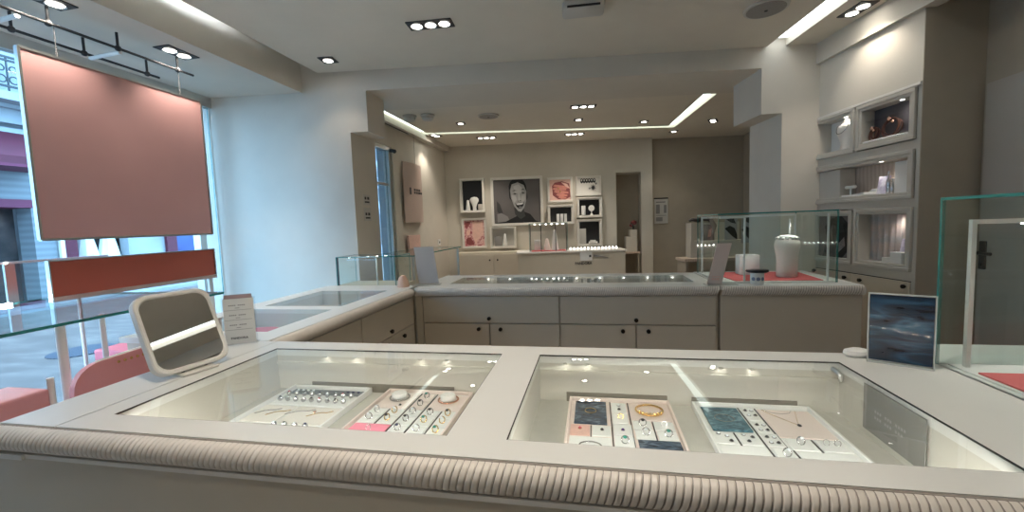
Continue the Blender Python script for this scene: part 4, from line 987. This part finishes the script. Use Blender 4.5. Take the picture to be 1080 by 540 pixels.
b = MB(); b.cyl((-.01, 0, .012), (-.01, 0, .07), .006, 10); b.build('stem', M['white'], t, smooth=True)
b = MB(); b.cyl((-.055, 0, .072), (.035, 0, .072), .012, 14); b.build('bar', M['white'], t, smooth=True)
t = wt('open_gift_box', 'flat white open box beside the T shaped stand in the long niche', 'box', .405, .05, zf['c'])
b = MB(); b.box(-.045, .055, -.05, .05, 0, .018, Matrix.Rotation(R(-6), 4, 'Y')); b.build('tray', M['white'], t)
b = MB(); b.box(-.045, .055, .0, .006, 0, .06, Matrix.Translation((0, .05, .015)) @ Matrix.Rotation(R(-50), 4, 'X')); b.build('lid', M['paper'], t)
o = MB().box(-.045, .045, -.004, .004, 0, .125, Matrix.Rotation(R(-8), 4, 'X')).build('printed_card', M['lavprint']); x, y = rwp(.545, .06); o.location = (x, y, zf['c']+.001); o.rotation_euler[2] = RWZ; tag(o, 'lavender patterned card leaning in the long middle niche', 'card')
for s, h, l in ((.605, .15, 'taller grey bottle beside the lavender card'), (.637, .10, 'shorter grey bottle beside the lavender card')):
    x, y = rwp(s, .05); o = MB().lathe([(.012, 0), (.014, .004), (.013, h*.55), (.006, h*.75), (.006, h)], seg=14).build('scent_bottle', M['silver'], smooth=True); o.location = (x, y, zf['c']); tag(o, l, 'bottle', 'bottles in the long niche')
x, y = rwp(.705, .075); o = MB().prism([(-.05, -.03), (.05, -.03), (.05, .05), (-.03, .05)], 0, .205).build('white_plinth', M['white']); o.location = (x, y, zf['c']); o.rotation_euler[2] = RWZ; tag(o, 'tall white plinth at the right end of the long middle niche', 'plinth')
t = wt('stepped_plinth', 'white stepped block in the striped lower right niche', 'plinth', .695, .037, zf['e'])
b = MB(); b.box(-.075, .075, -.03, .03, 0, .035); b.box(-.01, .075, -.03, .03, .035, .075); b.build('steps', M['paper'], t, bevel=.002)
b = MB(); b.box(.005, .065, .005, .012, .077, .165, Matrix.Rotation(R(-10), 4, 'X')); b.build('standing_card', M['lavprint'], t)
t = wt('pleated_curtain', 'grey and blush pleated curtain behind the striped lower right niche', 'curtain', .618, .079, zf['e'])
b = MB(); n = 120; ra = []
for i in range(n+1):
    x = -.185+.37*i/n; y = .009*math.sin(i*2*PI/15)
    ra.append((b.bm.verts.new((x, y, .001)), b.bm.verts.new((x, y, .325))))
for i in range(n): b._f([ra[i][0], ra[i+1][0], ra[i+1][1], ra[i][1]])
b.build('cloth', noisemat('pleat_cloth', [(.35, (.42, .40, .40)), (.65, (.60, .47, .40))], 3.2, .5, 2, (1, 1, 3)), t, smooth=True)

# door and handle in the alcove
d = MB(); d.box(2.305, 2.333, 1.7, 3.04, .02, 2.12); dr = struct(d.build('door_1', M['doorp']))
b = MB(); b.box(2.295, 2.305, 2.985, 3.03, 1.02, 1.19); b.build('lock_plate', M['darkgrey'], dr, bevel=.004)
b = MB(); b.cyl((2.295, 3.008, 1.12), (2.255, 3.008, 1.12), .011, 10); b.cyl((2.255, 3.018, 1.12), (2.255, 2.90, 1.12), .010, 10); b.cyl((2.295, 3.008, 1.05), (2.287, 3.008, 1.05), .010, 10); b.build('lever_handle', M['black'], dr, smooth=True)

# ------------------------------------------------------------------ rear wall frames (local x along the wall, y away from the room)
RZ = math.atan(BA); CX = math.cos(RZ)
def rth(name, label, cat, x, z, off=0., group=None):
    return thing(name, label, cat, (x, rear(x)+off, z), RZ, group)
def frame_box(name, label, cat, x0, x1, z0, z1, fw, depth, group, mback, m='framel'):
    xc = (x0+x1)/2; w = (x1-x0)/CX/2; h = z1-z0
    t = rth(name, label, cat, xc, z0, 0, group)
    b = MB()
    for (o, i, y) in ((0, fw*.5, -depth), (fw*.5, fw, -depth*.82)):
        b.box(-w+o, w-o, y, 0, h-i, h-o); b.box(-w+o, w-o, y, 0, o, i); b.box(-w+o, -w+i, y, 0, i, h-i); b.box(w-i, w-o, y, 0, i, h-i)
    b.build('frame', M[m], t, bevel=.004)
    b = MB(); b.box(-w+fw*.8, w-fw*.8, -.012, -.002, fw*.8, h-fw*.8); b.build('back_panel', M[mback], t)
    t['hw'] = w-fw; t['hh'] = h-2*fw
    return t
GP = 'framed pictures on the rear wall'; GN = 'framed display niches on the rear wall'
def pic(t, m, shapes, fw, y=-.013, name='print'):
    """flat print: polygons in picture coordinates 0..1"""
    w = t['hw']; h = t['hh']; b = MB()
    b.use(M[m]).box(-w, w, y, y+.002, fw, fw+h)
    k = 0
    for mm, pts in shapes:
        k += 1
        b.use(M[mm]).plate([(-w+2*w*u, fw+h*(1-v)) for u, v in pts], y-.0004*k, y)
    return b.build(name, None, t)
def ell(cx, cy, rx, ry, n=20, a0=0, a1=360): return [(cx+rx*math.cos(R(a0+(a1-a0)*i/n)), cy+ry*math.sin(R(a0+(a1-a0)*i/n))) for i in range(n)]
p = frame_box('framed_portrait', 'large black and white framed photo of a laughing person with dark hair', 'picture', -1.722, -.838, 1.356, 2.19, .045, .05, GP, 'prbg')
FACE = [
    ('pr0', ell(.49, .18, .20, .19)), ('pr0', ((.29,.15),(.30,.40),(.36,.48),(.62,.62),(.72,.40),(.69,.14))),
    ('pr1', ((.0,.45),(.07,.52),(.14,.72),(.10,.78),(.0,.66))), ('pr2', ((.0,.72),(.10,.70),(.25,.78),(.28,.86),(.12,.92),(.0,.90))),
    ('pr0', ((.0,.90),(.22,.88),(.45,.78),(.55,.66),(.75,.74),(.86,.88),(1,.96),(1,1),(0,1))),
    ('pr1', ((.40,.60),(.62,.62),(.66,.78),(.55,.84),(.42,.74))),
    ('pr3', ((.32,.24),(.36,.12),(.50,.08),(.64,.14),(.70,.28),(.69,.46),(.64,.60),(.56,.69),(.49,.67),(.40,.56),(.335,.40))),
    ('pr4', ((.40,.16),(.52,.12),(.60,.20),(.58,.30),(.44,.30))), ('pr4', ((.36,.34),(.45,.36),(.47,.44),(.41,.50),(.36,.42))), ('pr4', ((.58,.36),(.67,.32),(.67,.44),(.60,.50),(.57,.44))),
    ('pr4', ((.505,.30),(.535,.30),(.56,.44),(.535,.47),(.50,.45))), ('pr3', ell(.525, .645, .05, .03)),
    ('pr1', ((.365,.265),(.42,.235),(.485,.25),(.42,.252))), ('pr0', ell(.43, .315, .036, .011)), ('pr1', ((.565,.24),(.62,.215),(.675,.245),(.62,.235))), ('pr0', ell(.62, .30, .034, .011)),
    ('pr1', ell(.505, .465, .016, .009)), ('pr1', ell(.55, .46, .014, .009)),
    ('pr0', ((.43,.515),(.50,.50),(.56,.495),(.635,.485),(.62,.56),(.57,.615),(.51,.62),(.46,.58))), ('prw', ((.445,.518),(.50,.507),(.56,.502),(.622,.494),(.61,.53),(.55,.545),(.48,.548))), ('pr2', ell(.545, .592, .04, .016))]
def grow(pts, kx=.92, ky=1.12, ox=.025, oy=.02):
    big = max(u for u, v in pts)-min(u for u, v in pts) > .6
    return [(min(1, max(0, .5+(u-.5)*(1 if big else kx)+ox)), min(1, max(0, .38+(v-.38)*ky+oy))) for u, v in pts]
pic(p, 'prbg', [(m, grow(pts)) for m, pts in FACE], .045)
f = frame_box('framed_niche', 'tall black niche holding a white bust at the upper left of the rear wall', 'display niche', -2.247, -1.828, 1.605, 2.19, .04, .10, GN, 'black')
f4 = frame_box('framed_print', 'framed pale print with black lace motif, top right of the rear wall', 'picture', -.276, .147, 1.82, 2.152, .036, .05, GP, 'paper')
lace = [('pr1', ell(.18+.12*i, .16, .07, .16, 10)) for i in range(6)] + [('paper', ell(.18+.12*i, .12, .03, .07, 8)) for i in range(6)]
lace += [('pr1', [(.72+.16*math.cos(R(a))*(1 if j % 2 else .4), .62+.24*math.sin(R(a))*(1 if j % 2 else .4)) for j, a in enumerate(range(0, 360, 18))]), ('pr2', ell(.55, .66, .05, .07, 8)), ('pr2', ell(.86, .36, .05, .07, 8))]
pic(f4, 'lip', lace, .036)
f3 = frame_box('framed_print', 'framed red print of a hand with rings, beside the portrait', 'picture', -.756, -.334, 1.727, 2.148, .036, .05, GP, 'rosecard')
hand = [('skindark', ((.12,.30),(.25,.14),(.6,.08),(.95,.20),(1,.85),(.75,.97),(.40,.95),(.15,.75)))]
for i, (a, b_, c, d_) in enumerate(((.16,.30,.95,.42), (.13,.45,.80,.50), (.20,.58,.90,.66), (.30,.74,.85,.80), (.40,.86,.8,.92))):
    hand.append(('skinprint', ((a, b_), (a+.08, b_-.07), (c-.2, d_-.11), (c, d_-.05), (c, d_+.02), (c-.25, d_+.03), (a+.1, b_+.05))))
hand += [('gold', ell(.42, .42, .03, .05, 8)), ('gold', ell(.50, .58, .03, .05, 8)), ('rosecard', ((.55,.12),(.85,.22),(.98,.45),(.80,.36)))]
pic(f3, 'rosecard', hand, .036)
f8 = frame_box('framed_print', 'framed rose mosaic print at the lower left of the rear wall', 'picture', -2.245, -1.825, .99, 1.508, .036, .05, GP, 'rosehatch')
pic(f8, 'rosehatch', [('rosecard', ((.42,.05),(.95,.05),(.95,.55),(.70,.75),(.55,.95),(.40,.6))), ('skindark', ((.05,.05),(.35,.05),(.22,.22),(.05,.28))), ('skindark', ((.08,.72),(.3,.65),(.5,.92),(.3,.98),(.08,.9))), ('rosecard', ((.1,.4),(.3,.35),(.28,.55),(.12,.6)))], .036)
f5 = frame_box('framed_niche', 'grey niche with three small white cards below the red hand print', 'display niche', -.762, -.327, 1.352, 1.680, .04, .10, GN, 'darkgrey')
f6 = frame_box('framed_niche', 'black niche with a white tube and a round white stand, on the rear wall', 'display niche', -.272, .148, 1.450, 1.790, .04, .10, GN, 'black')
f7 = frame_box('framed_niche', 'black niche with a white step and card, lowest at the right of the rear wall', 'display niche', -.278, .140, .962, 1.418, .04, .10, GN, 'black')
f9 = frame_box('framed_niche', 'wide pale niche with one white cone under the portrait', 'display niche', -1.757, -1.316, .975, 1.342, .036, .10, GN, 'smoke')
def rit(name, label, cat, x, z, m, fn, off=-.055, group=None):
    b = MB(); fn(b); o = b.build(name, M[m], smooth=True); o.location = (x, rear(x)+off, z); o.rotation_euler[2] = RZ; return tag(o, label, cat, group)
rit('necklace_bust', 'white bust glowing in the tall black niche of the rear wall', 'display bust', -2.0, 1.646, 'white', lambda b: b.lathe([(.03, 0), (.034, .02), (.03, .05), (.05, .11), (.075, .155), (.078, .185), (.05, .22), (.001, .23)], seg=20, T=Matrix.Diagonal((1, .45, 1, 1))))
rit('ring_cone', 'slim white cone left of the bust in the tall black niche', 'ring cone', -2.11, 1.646, 'white', lambda b: b.lathe([(.035, 0), (.038, .01), (.025, .12), (.022, .17), (.001, .18)], seg=16))
rit('gift_box', 'small pale box right of the bust in the tall black niche', 'box', -1.895, 1.646, 'frame', lambda b: b.rbox(-.04, .04, -.03, .03, 0, .10, .003))
for i in range(3):
    rit('display_card', f"{('left','middle','right')[i]} one of three small white cards in the grey niche", 'card', -.585+.062*i, 1.393, 'paper', lambda b: b.rbox(-.024, .024, -.012, .012, 0, .135, .003), group='cards in the grey niche')
rit('white_tube', 'upright white tube in the black niche at the right', 'tube', -.155, 1.491, 'white', lambda b: b.lathe([(.034, 0), (.036, .01), (.036, .15), (.03, .16), (.001, .16)], seg=18))
rit('round_stand', 'round white disc stand beside the white tube in the black niche', 'stand', -.02, 1.491, 'white', lambda b: (b.lathe([(.025, 0), (.02, .02), (.008, .03), (.008, .07), (.001, .07)], seg=14), b.lathe([(.05, -.008), (.052, 0), (.05, .008)], seg=20, T=Matrix.Translation((0, 0, .115)) @ Matrix.Rotation(PI/2, 4, 'X'))))
rit('grey_card', 'grey card standing at the left of the lowest black niche', 'card', -.18, 1.003, 'smoke', lambda b: b.rbox(-.06, .06, -.006, .006, .0, .26, .002))
rit('white_step', 'small white step with silver pieces in the lowest black niche', 'stand', .0, 1.003, 'white', lambda b: (b.rbox(-.075, .065, -.035, .035, 0, .035, .003), b.rbox(-.05, .04, -.02, .03, .035, .06, .003)))
rit('ring_cone', 'tall white cone in the wide pale niche under the portrait', 'ring cone', -1.50, 1.012, 'white', lambda b: b.lathe([(.042, 0), (.045, .01), (.03, .12), (.018, .20), (.001, .22)], seg=18))
rit('dark_card', 'dark card left of the cone in the wide pale niche', 'card', -1.62, 1.012, 'pr2', lambda b: b.rbox(-.055, .055, -.006, .006, 0, .17, .002))
# notice on the brown wall
t = thing('wall_notice', 'grey notice board of two panels on the brown rear wall', 'notice', (1.165, rear(1.165)+.16, 1.30), RZ)
b = MB(); b.box(-.115, .115, -.02, 0, 0, .43); b.build('board', M['smoke'], t, bevel=.003)
b = MB(); b.box(-.118, .118, -.026, 0, .425, .445); b.build('top_rail', M['gap'], t)
b = MB(); b.box(-.09, -.025, -.0212, -.0198, .17, .33); b.box(.045, .09, -.0212, -.0198, .18, .32); b.box(-.09, .09, -.0212, -.0198, .135, .145); b.box(-.09, .02, -.0212, -.0198, .04, .11); b.box(-.09, .07, -.0212, -.0198, .36, .38); b.build('notice_print', M['pr2'], t)

# ------------------------------------------------------------------ rear room furniture
rc = thing('rear_display_counter', 'rear sales counter with a row of lamps and a dark wordmark on its front', 'counter', (-.33, 6.3, 0), RZ)
b = MB(); b.box(-.80, .80, 0, .45, .05, .93); b.build('front_panel', M['front'], rc, bevel=.004)
b = MB(); b.box(-.79, .79, .02, .43, 0, .05); b.build('plinth', M['gap'], rc)
b = MB(); b.box(-.82, .82, -.02, .47, .93, .955); b.build('countertop', M['lip'], rc, bevel=.004)
for i in range(14):
    b = MB(); b.box(.02+.055*i, .02+.055*i+.020, .37, .385, .955, .977); b.build('lamp', M['caselamp'], rc)
b = MB(); b.box(.13, .13+.18, -.012, -.001, .80, .93); b.build('price_card', M['paper'], rc)
b = MB(); b.box(.32, .56, -.008, -.001, .82, .90); b.build('clear_sleeve', M['acryl'], rc)
b = MB(); b.plate([(.33, .89), (.55, .845), (.54, .835), (.44, .855), (.33, .86)], -.011, -.008); b.build('dark_motif', M['pr2'], rc)
b = MB(); b.box(.265, .295, -.0135, -.012, .855, .885); b.build('card_print', M['ink'], rc)
b = MB(); text_mesh(b, 'PANDORA', .052, Matrix.Translation((.18, -.002, .745)) @ Matrix.Rotation(PI/2, 4, 'X'), .002, .002); b.build('wordmark', M['ink'], rc)
gc = thing('glass_display_case', 'small lit glass case standing on the rear sales counter', 'display case', (-.68, 6.42, .955), RZ)
for nm, a in (('front_glass', (-.29, .29, -.12, -.114, 0, .42)), ('rear_glass', (-.29, .29, .114, .12, 0, .42)), ('side_glass', (-.29, -.284, -.114, .114, 0, .42)), ('side_glass', (.284, .29, -.114, .114, 0, .42)), ('top_glass', (-.29, .29, -.12, .12, .42, .428))): glass_plate(nm, *a, gc, 'acryl')
b = MB()
for x in (-.27, -.11, .11, .27): b.cyl((x, -.10, 0), (x, -.10, .42), .006, 8)
b.build('post', M['darkgrey'], gc, smooth=True)
for i in range(6):
    b = MB(); b.ball((-.2+.085*i, -.06, .41), .013, 1, 1, .6, 8, 5); b.build('lamp', M['caselamp'], gc)
b = MB(); b.box(-.26, .26, -.10, .10, .001, .012); b.build('base_plate', M['coral'], gc)
for i, (x, h, l) in enumerate(((-.70, .17, 'blush cone in the small rear glass case'), (-.58, .30, 'white slanted stand in the small rear glass case'), (-.84, .16, 'low white plinth in the small rear glass case'))):
    b = MB(); b.lathe([(.06, 0), (.055, .02), (.02, h), (.001, h+.01)], seg=14) if i < 2 else b.rbox(-.05, .05, -.04, .04, 0, h, .004)
    o = b.build(('ring_cone', 'slanted_stand', 'white_plinth')[i], M[('pinkcream', 'white', 'paper')[i]], smooth=True); o.location = (x, 6.43+BA*(x+.68), .968); tag(o, l, ('ring cone', 'stand', 'plinth')[i])
t = thing('rear_cupboard', 'pale grey cupboards under the left frames of the rear wall', 'cupboard', (-1.55, rear(-1.55)-.20, 0), RZ)
b = MB(); b.box(-.72, .50, -.15, .19, 0, .93); b.build('carcass', M['front'], t, bevel=.004)
for x0, x1 in ((-.71, -.115), (-.105, .49)):
    b = MB(); b.box(x0, x1, -.165, -.151, .06, .90); d_ = b.build('door', M['front2'], t, bevel=.003)
    b = MB(); b.ball((x1-.06 if x0 < -.2 else x0+.06, -.172, .80), .014); b.build('knob', M['knob'], d_, smooth=True)
# doorway desk with red flowers, right hand units
t = thing('side_table', 'small pale table in the rear doorway', 'table', (.62, 7.62, 0), RZ)
b = MB(); b.box(-.16, .16, -.12, .10, .80, .83); b.build('table_top', M['wood'], t)
for x in (-.15, .12):
    for y in (-.11, .08):
        b = MB(); b.box(x, x+.025, y, y+.025, 0, .80); b.build('leg', M['taupe'], t)
t = thing('display_block', 'pale stepped block on the doorway table', 'block', (.64, 7.62, .83), RZ)
b = MB(); b.box(-.09, .10, -.08, .08, 0, .26); b.box(-.02, .10, -.08, .08, .26, .38); b.build('steps', M['wall_b'], t, bevel=.003)
t = thing('flower_spray', 'dark red flower spray on the block in the rear doorway', 'flowers', (.69, 7.60, 1.21), 0)
b = MB()
for i in range(9): b.ball((random.uniform(-.05, .05), random.uniform(-.03, .03), .06+random.uniform(0, .10)), .022, seg=8, rings=5)
b.build('petals', M['skindark'], t, smooth=True)
b = MB()
for i in range(5): b.tube([(0, 0, 0), (random.uniform(-.02, .02), 0, .05), (random.uniform(-.05, .05), 0, .12)], .004, 5)
b.build('stems', M['iron'], t)
t = thing('display_unit', 'pale display unit with stepped shelves beside the brown rear wall', 'cabinet', (1.68, 6.75, 0), RZ)
b = MB(); b.box(-.40, .55, -.2, .2, .74, .78); b.build('worktop', M['wood'], t)
b = MB(); b.box(-.38, -.34, -.18, .18, 0, .74); b.box(.49, .53, -.18, .18, 0, .74); b.box(-.34, .49, .14, .18, 0, .74); b.build('carcass', M['taupe'], t)
b = MB(); b.box(-.24, .55, .0, .2, .78, 1.03); b.box(-.24, -.20, -.02, .2, 1.03, 1.30); b.box(-.24, .55, .16, .2, 1.03, 1.30); b.build('stepped_back', M['wall_b'], t)
t = thing('display_print', 'black and red print leaning on the display unit', 'print', (1.66, 6.76, 1.035), RZ)
b = MB(); b.use(M['pr0']).box(-.06, .13, -.006, .0, 0, .24); b.use(M['crimson']).plate([(.02, .0), (.10, .0), (.12, .24), (.05, .22)], -.008, -.006); b.use(M['skinprint']).plate([(.03, .05), (.08, .06), (.09, .18), (.05, .16)], -.0095, -.008); b.build('print', None, t)
t = thing('scarf', 'dark patterned scarf draped over the end of the display unit', 'scarf', (1.53, 6.70, 1.305), RZ)
b = MB(); b.tube([(-.13, -.03, .03), (-.08, -.03, .055), (0, -.02, .035), (.08, -.03, .06), (.18, -.02, .05), (.24, -.03, -.05), (.22, -.03, -.16)], [.012, .028, .03, .035, .04, .035, .02], 10); b.build('cloth', M['shopdark'], t, smooth=True)
for i, (x, z0, w, h, l) in enumerate(((2.02, 1.035, .18, .34, 'black and white print seen through the back counter case, left'), (2.25, .98, .18, .40, 'black and white print seen through the back counter case, right'))):
    t = thing('display_print', l, 'print', (x, 6.78, z0), RZ)
    b = MB(); b.use(M['pr3']).box(-w/2, w/2, -.006, 0, 0, h); b.use(M['pr0']).plate([(-w/2, h*.5), (-w*.1, h*.62), (w*.3, h*.5), (w/2, h*.2), (w/2, 0), (w*.1, h*.15)], -.008, -.006); b.use(M['pr1']).plate([(-w*.4, h*.9), (w*.2, h*.95), (w*.4, h*.7), (0, h*.75)], -.008, -.006); b.build('print', None, t)

# ------------------------------------------------------------------ shop window display
def hung(name, label, cat, x, y0, y1, z0, z1, m, cable):
    t = thing(name, label, cat, (x, (y0+y1)/2, z0))
    b = MB(); b.rbox(x-.008, x+.008, y0, y1, z0, z1, .003); b.build('board', M[m], t, world=True)
    b = MB(); e = .006
    b.box(x-.011, x+.011, y0-e, y0+e, z0, z1); b.box(x-.011, x+.011, y1-e, y1+e, z0, z1); b.box(x-.011, x+.011, y0, y1, z1-e, z1+e); b.box(x-.011, x+.011, y0, y1, z0-e, z0+e); b.build('edge_strip', M['steel'], t, world=True)
    for y in cable:
        b = MB(); b.cyl((x, y, z1), (x, y, 2.49), .0022, 6); b.cyl((x, y, z1), (x, y, z1+.03), .006, 8); b.build('hanging_cable', M['darkgrey'], t, world=True)
    return t
hung('hanging_backdrop', 'large square rose pink panel hanging in the shop window', 'backdrop', -2.70, 1.603, 2.560, 1.402, 2.335, 'panelpink', (1.76, 2.42))
op = thing('orange_board', 'low wide burnt orange panel below the hanging pink panel', 'panel', (-2.70, 2.09, 1.0845))
b = MB(); b.rbox(-2.712, -2.692, 1.622, 2.555, 1.108, 1.290, .003); b.build('board', M['orange'], op, world=True)
b = MB(); b.box(-2.712, -2.690, 1.622, 2.560, 1.0845, 1.107); b.build('beige_strip', M['panelbeige'], op, world=True)  # plain beige strip under the orange board
b = MB(); b.box(-2.714, -2.688, 1.616, 1.622, 1.0845, 1.292); b.box(-2.714, -2.688, 2.555, 2.562, 1.0845, 1.292); b.box(-2.714, -2.688, 1.616, 2.562, 1.290, 1.296); b.build('edge_strip', M['steel'], op, world=True)
b = MB(); b.box(-2.711, -2.693, 2.50, 2.53, 0, 1.0845); b.build('support_leg', M['postw'], op, world=True)
for x, y1, l in ((-2.70, 2.53, 'nearer black ceiling rail above the pink hanging panel'), (-2.95, 2.50, 'farther black ceiling rail close to the shop window')):
    t = thing('ceiling_rail', l, 'rail', (x, 0, 2.50), group='ceiling rails in the window niche')
    b = MB(); b.cyl((x, -2.4, 2.50), (x, y1, 2.50), .008, 8); b.build('rail_rod', M['darkgrey'], t, world=True)
    for y in (.6, 1.20, 1.74, 2.06, 2.42):
        b = MB(); b.cyl((x, y, 2.50), (x, y, 2.59), .007, 8); b.ball((x, y, 2.50), .017, seg=10, rings=6); b.build('hanger', M['darkgrey'], t, world=True, smooth=True)
for y, l in ((1.62, 'near cross bar linking the two ceiling rails'), (2.07, 'far cross bar linking the two ceiling rails')):
    o = MB().cyl((-2.95, y+.02, 2.482), (-2.70, y, 2.482), .011, 8).build('cross_bar', M['postw'], smooth=True); tag(o, l, 'bar', 'cross bars of the ceiling rails')
# glass topped window table
gt = thing('window_glass_table', 'glass topped table on white posts beside the shop window', 'table', (-2.45, 1.2, 0))
glass_plate('glass_top', -2.95, -1.99, .55, 1.93, 1.072, 1.084, gt, 'glass2', True)
for (x, y) in ((-2.02, .985), (-2.02, 1.225), (-2.10, 1.42), (-2.9, .70), (-2.9, 1.86)):
    b = MB(); b.cyl((x, y, 0), (x, y, 1.072), .015 if x > -2.05 else .010, 12); b.build('leg', M['postw'], gt, world=True, smooth=True)
b = MB(); b.box(-2.955, -2.935, .55, 1.60, 1.060, 1.084); b.build('rear_light_rail', M['ledbar'], gt, world=True)
gs = thing('window_glass_screen', 'low glass screen with a lit top rail behind the window table', 'screen', (-2.93, 1.2, 1.085))
glass_plate('screen_glass', -2.940, -2.932, .55, 2.05, 1.086, 1.285, gs, 'glass2', True)
b = MB(); b.box(-2.945, -2.927, .55, 2.05, 1.285, 1.297); b.build('top_rail', M['postw'], gs, world=True)
b = MB(); b.box(-2.943, -2.929, 1.585, 1.625, 1.086, 1.285); b.build('corner_post', M['steel'], gs, world=True)
for i in range(7):
    b = MB(); b.ball((-2.925, .9+.115*i, 1.291), .006, seg=8, rings=5); b.build('lamp', M['caselamp'], gs, world=True)
# pink boards standing in the window, lower than the glass table
for nm, l, x0, x1, y0, y1, z1, m in (('display_block', 'dusty pink block behind the near left corner of the front counter', -1.98, -1.80, .86, 1.045, .905, 'pinkboard'),
                                  ('display_block', 'raspberry red block behind the curved pink board', -2.42, -2.20, 1.585, 1.90, .855, 'pinkcard')):
    o = MB().rbox(x0, x1, y0, y1, 0, z1, .008).build(nm, M[m]); tag(o, l, 'block', 'pink blocks in the window')
cb = thing('curved_board', 'rose pink board with a rounded corner and a row of studs along its top', 'board', (-1.92, 1.35, 0))
b = MB(); pts = [(1.175, 0), (1.475, 0), (1.475, .925), (1.27, .918)] + [(1.27-.095*math.sin(R(a)), .823+.095*math.cos(R(a))) for a in range(15, 91, 15)]
b.plate([(y, z) for y, z in pts], -.012, .012, Matrix(((0,1,0,-1.92),(1,0,0,0),(0,0,1,0),(0,0,0,1)))); b.build('board', M['pinkboard'], cb, world=True)
b = MB(); b.tube([(-1.92, 1.26, .917), (-1.92, 1.475, .928)], .006, 6); b.build('top_edge', M['postw'], cb, world=True)
for i in range(6):
    b = MB(); b.ball((-1.905, 1.33+.024*i, .897), .006, .7, 1, 1, 8, 5); b.build('stud', M['gold'], cb, world=True)
o = MB().cyl((-1.87, 1.09, 0), (-1.87, 1.09, .92), .010, 10).build('white_post', M['postw'], smooth=True); tag(o, 'short white post beside the near pink block', 'post')

# rear window display
t = thing('hanging_banner', 'beige banner with small dark lettering hanging by the rear window', 'banner', (-2.45, 5.56, 1.46))
b = MB(); prof = [(-2.452+.03*math.sin(PI*i/10)*0, 0) for i in range(2)]
n = 12; ra = []
for i in range(n+1):
    y = 5.255+.61*i/n; x = -2.46+.045*math.sin(PI*i/n)
    ra.append([b.bm.verts.new(p) for p in ((x, y, 1.46), (x, y, 2.272), (x-.006, y, 2.272), (x-.006, y, 1.46))])
for i in range(n):
    for k in range(4): b._f([ra[i][k], ra[i+1][k], ra[i+1][(k+1)%4], ra[i][(k+1)%4]])
b._f(ra[0]); b._f(ra[-1][::-1]); b.build('cloth', M['panelbeige'], t, world=True, smooth=True)
b = MB()
b.box(-2.428, -2.4265, 5.37, 5.44, 1.84, 1.935); 
for r_, (z, nn) in enumerate(((1.895, 4), (1.855, 5))):
    for i in range(nn): b.box(-2.418, -2.4135, 5.49+.055*i, 5.49+.055*i+.036, z, z+.03)
b.build('lettering', M['pr1'], t, world=True)
for y in (5.56,):
    b = MB(); b.cyl((-2.416, y, 2.272), (-2.416, y, 2.67), .002, 5); b.build('hanging_cable', M['darkgrey'], t, world=True)
o = MB().rbox(-2.47, -2.44, 5.29, 5.67, 1.10, 1.285, .004).build('small_panel', M['rosecard']); tag(o, 'small dusty rose panel under the beige banner', 'panel')
rt = thing('rear_window_table', 'glass topped table with slim legs under the rear window', 'table', (-2.2, 4.9, 0))
glass_plate('glass_top', -2.46, -1.86, 4.15, 5.75, 1.085, 1.097, rt, 'glass2', True)
for x, y in ((-2.42, 4.2), (-1.90, 4.2), (-1.90, 4.75), (-2.42, 5.7), (-1.90, 5.7)):
    b = MB(); b.box(x-.012, x+.012, y-.012, y+.012, 0, 1.085); b.build('leg', M['steel'], rt, world=True)
t = thing('wall_switch', 'tiny dark switch on the pale wall right of the banner', 'switch', (-2.5, 6.55, 1.12))
b = MB(); b.rbox(-2.5, -2.485, 6.50, 6.60, 1.08, 1.18, .003); b.build('plate', M['white'], t, world=True)
b = MB(); b.box(-2.485, -2.478, 6.53, 6.56, 1.115, 1.145); b.build('rocker', M['black'], t, world=True)
# small stickers on the inner face of the left pier
for z0, z1, l in ((1.615, 1.71, 'upper small faded notice on the left pier'), (1.47, 1.59, 'lower small faded notice on the left pier')):
    t = thing('pier_notice', l, 'notice', (-2.05, 3.58, z0), group='faded notices on the left pier')
    b = MB(); b.box(-2.05, -2.046, 3.52, 3.64, z0, z1); b.build('plate', M['smoke'], t, world=True)
    b = MB(); b.box(-2.046, -2.0452, 3.54, 3.57, z0+.05, z0+.075); b.box(-2.046, -2.0452, 3.585, 3.62, z0+.05, z0+.075); b.box(-2.046, -2.0452, 3.54, 3.62, z0+.02, z0+.035); b.build('notice_print', M['pr1'], t, world=True)

# ------------------------------------------------------------------ daylight and view settings
wd = bpy.data.worlds.new('world'); SC.world = wd; wd.use_nodes = True
bg = wd.node_tree.nodes['Background']; bg.inputs['Color'].default_value = (.32, .64, 1., 1); bg.inputs['Strength'].default_value = 5.9
for (loc, sx, sy) in (((-3.36, 1.55, 1.35), 2.4, 3.5), ((-2.64, 4.43, 1.45), 1.9, 1.15)):
    l = bpy.data.lights.new('window_portal', 'AREA'); l.shape = 'RECTANGLE'; l.size = sx; l.size_y = sy; l.cycles.is_portal = True
    o = bpy.data.objects.new('window_portal', l); COL.objects.link(o); o.location = loc; o.rotation_euler = (0, R(-90), 0)
SC.view_settings.view_transform = 'Standard'; SC.view_settings.look = 'None'; SC.view_settings.gamma = 1; SC.view_settings.exposure = 0.85
SC.view_settings.use_curve_mapping = False
SC.cycles.max_bounces = 10; SC.cycles.transparent_max_bounces = 24; SC.cycles.diffuse_bounces = 5; SC.cycles.glossy_bounces = 5
SC.cycles.sample_clamp_indirect = 4
SC.cycles.use_denoising = True
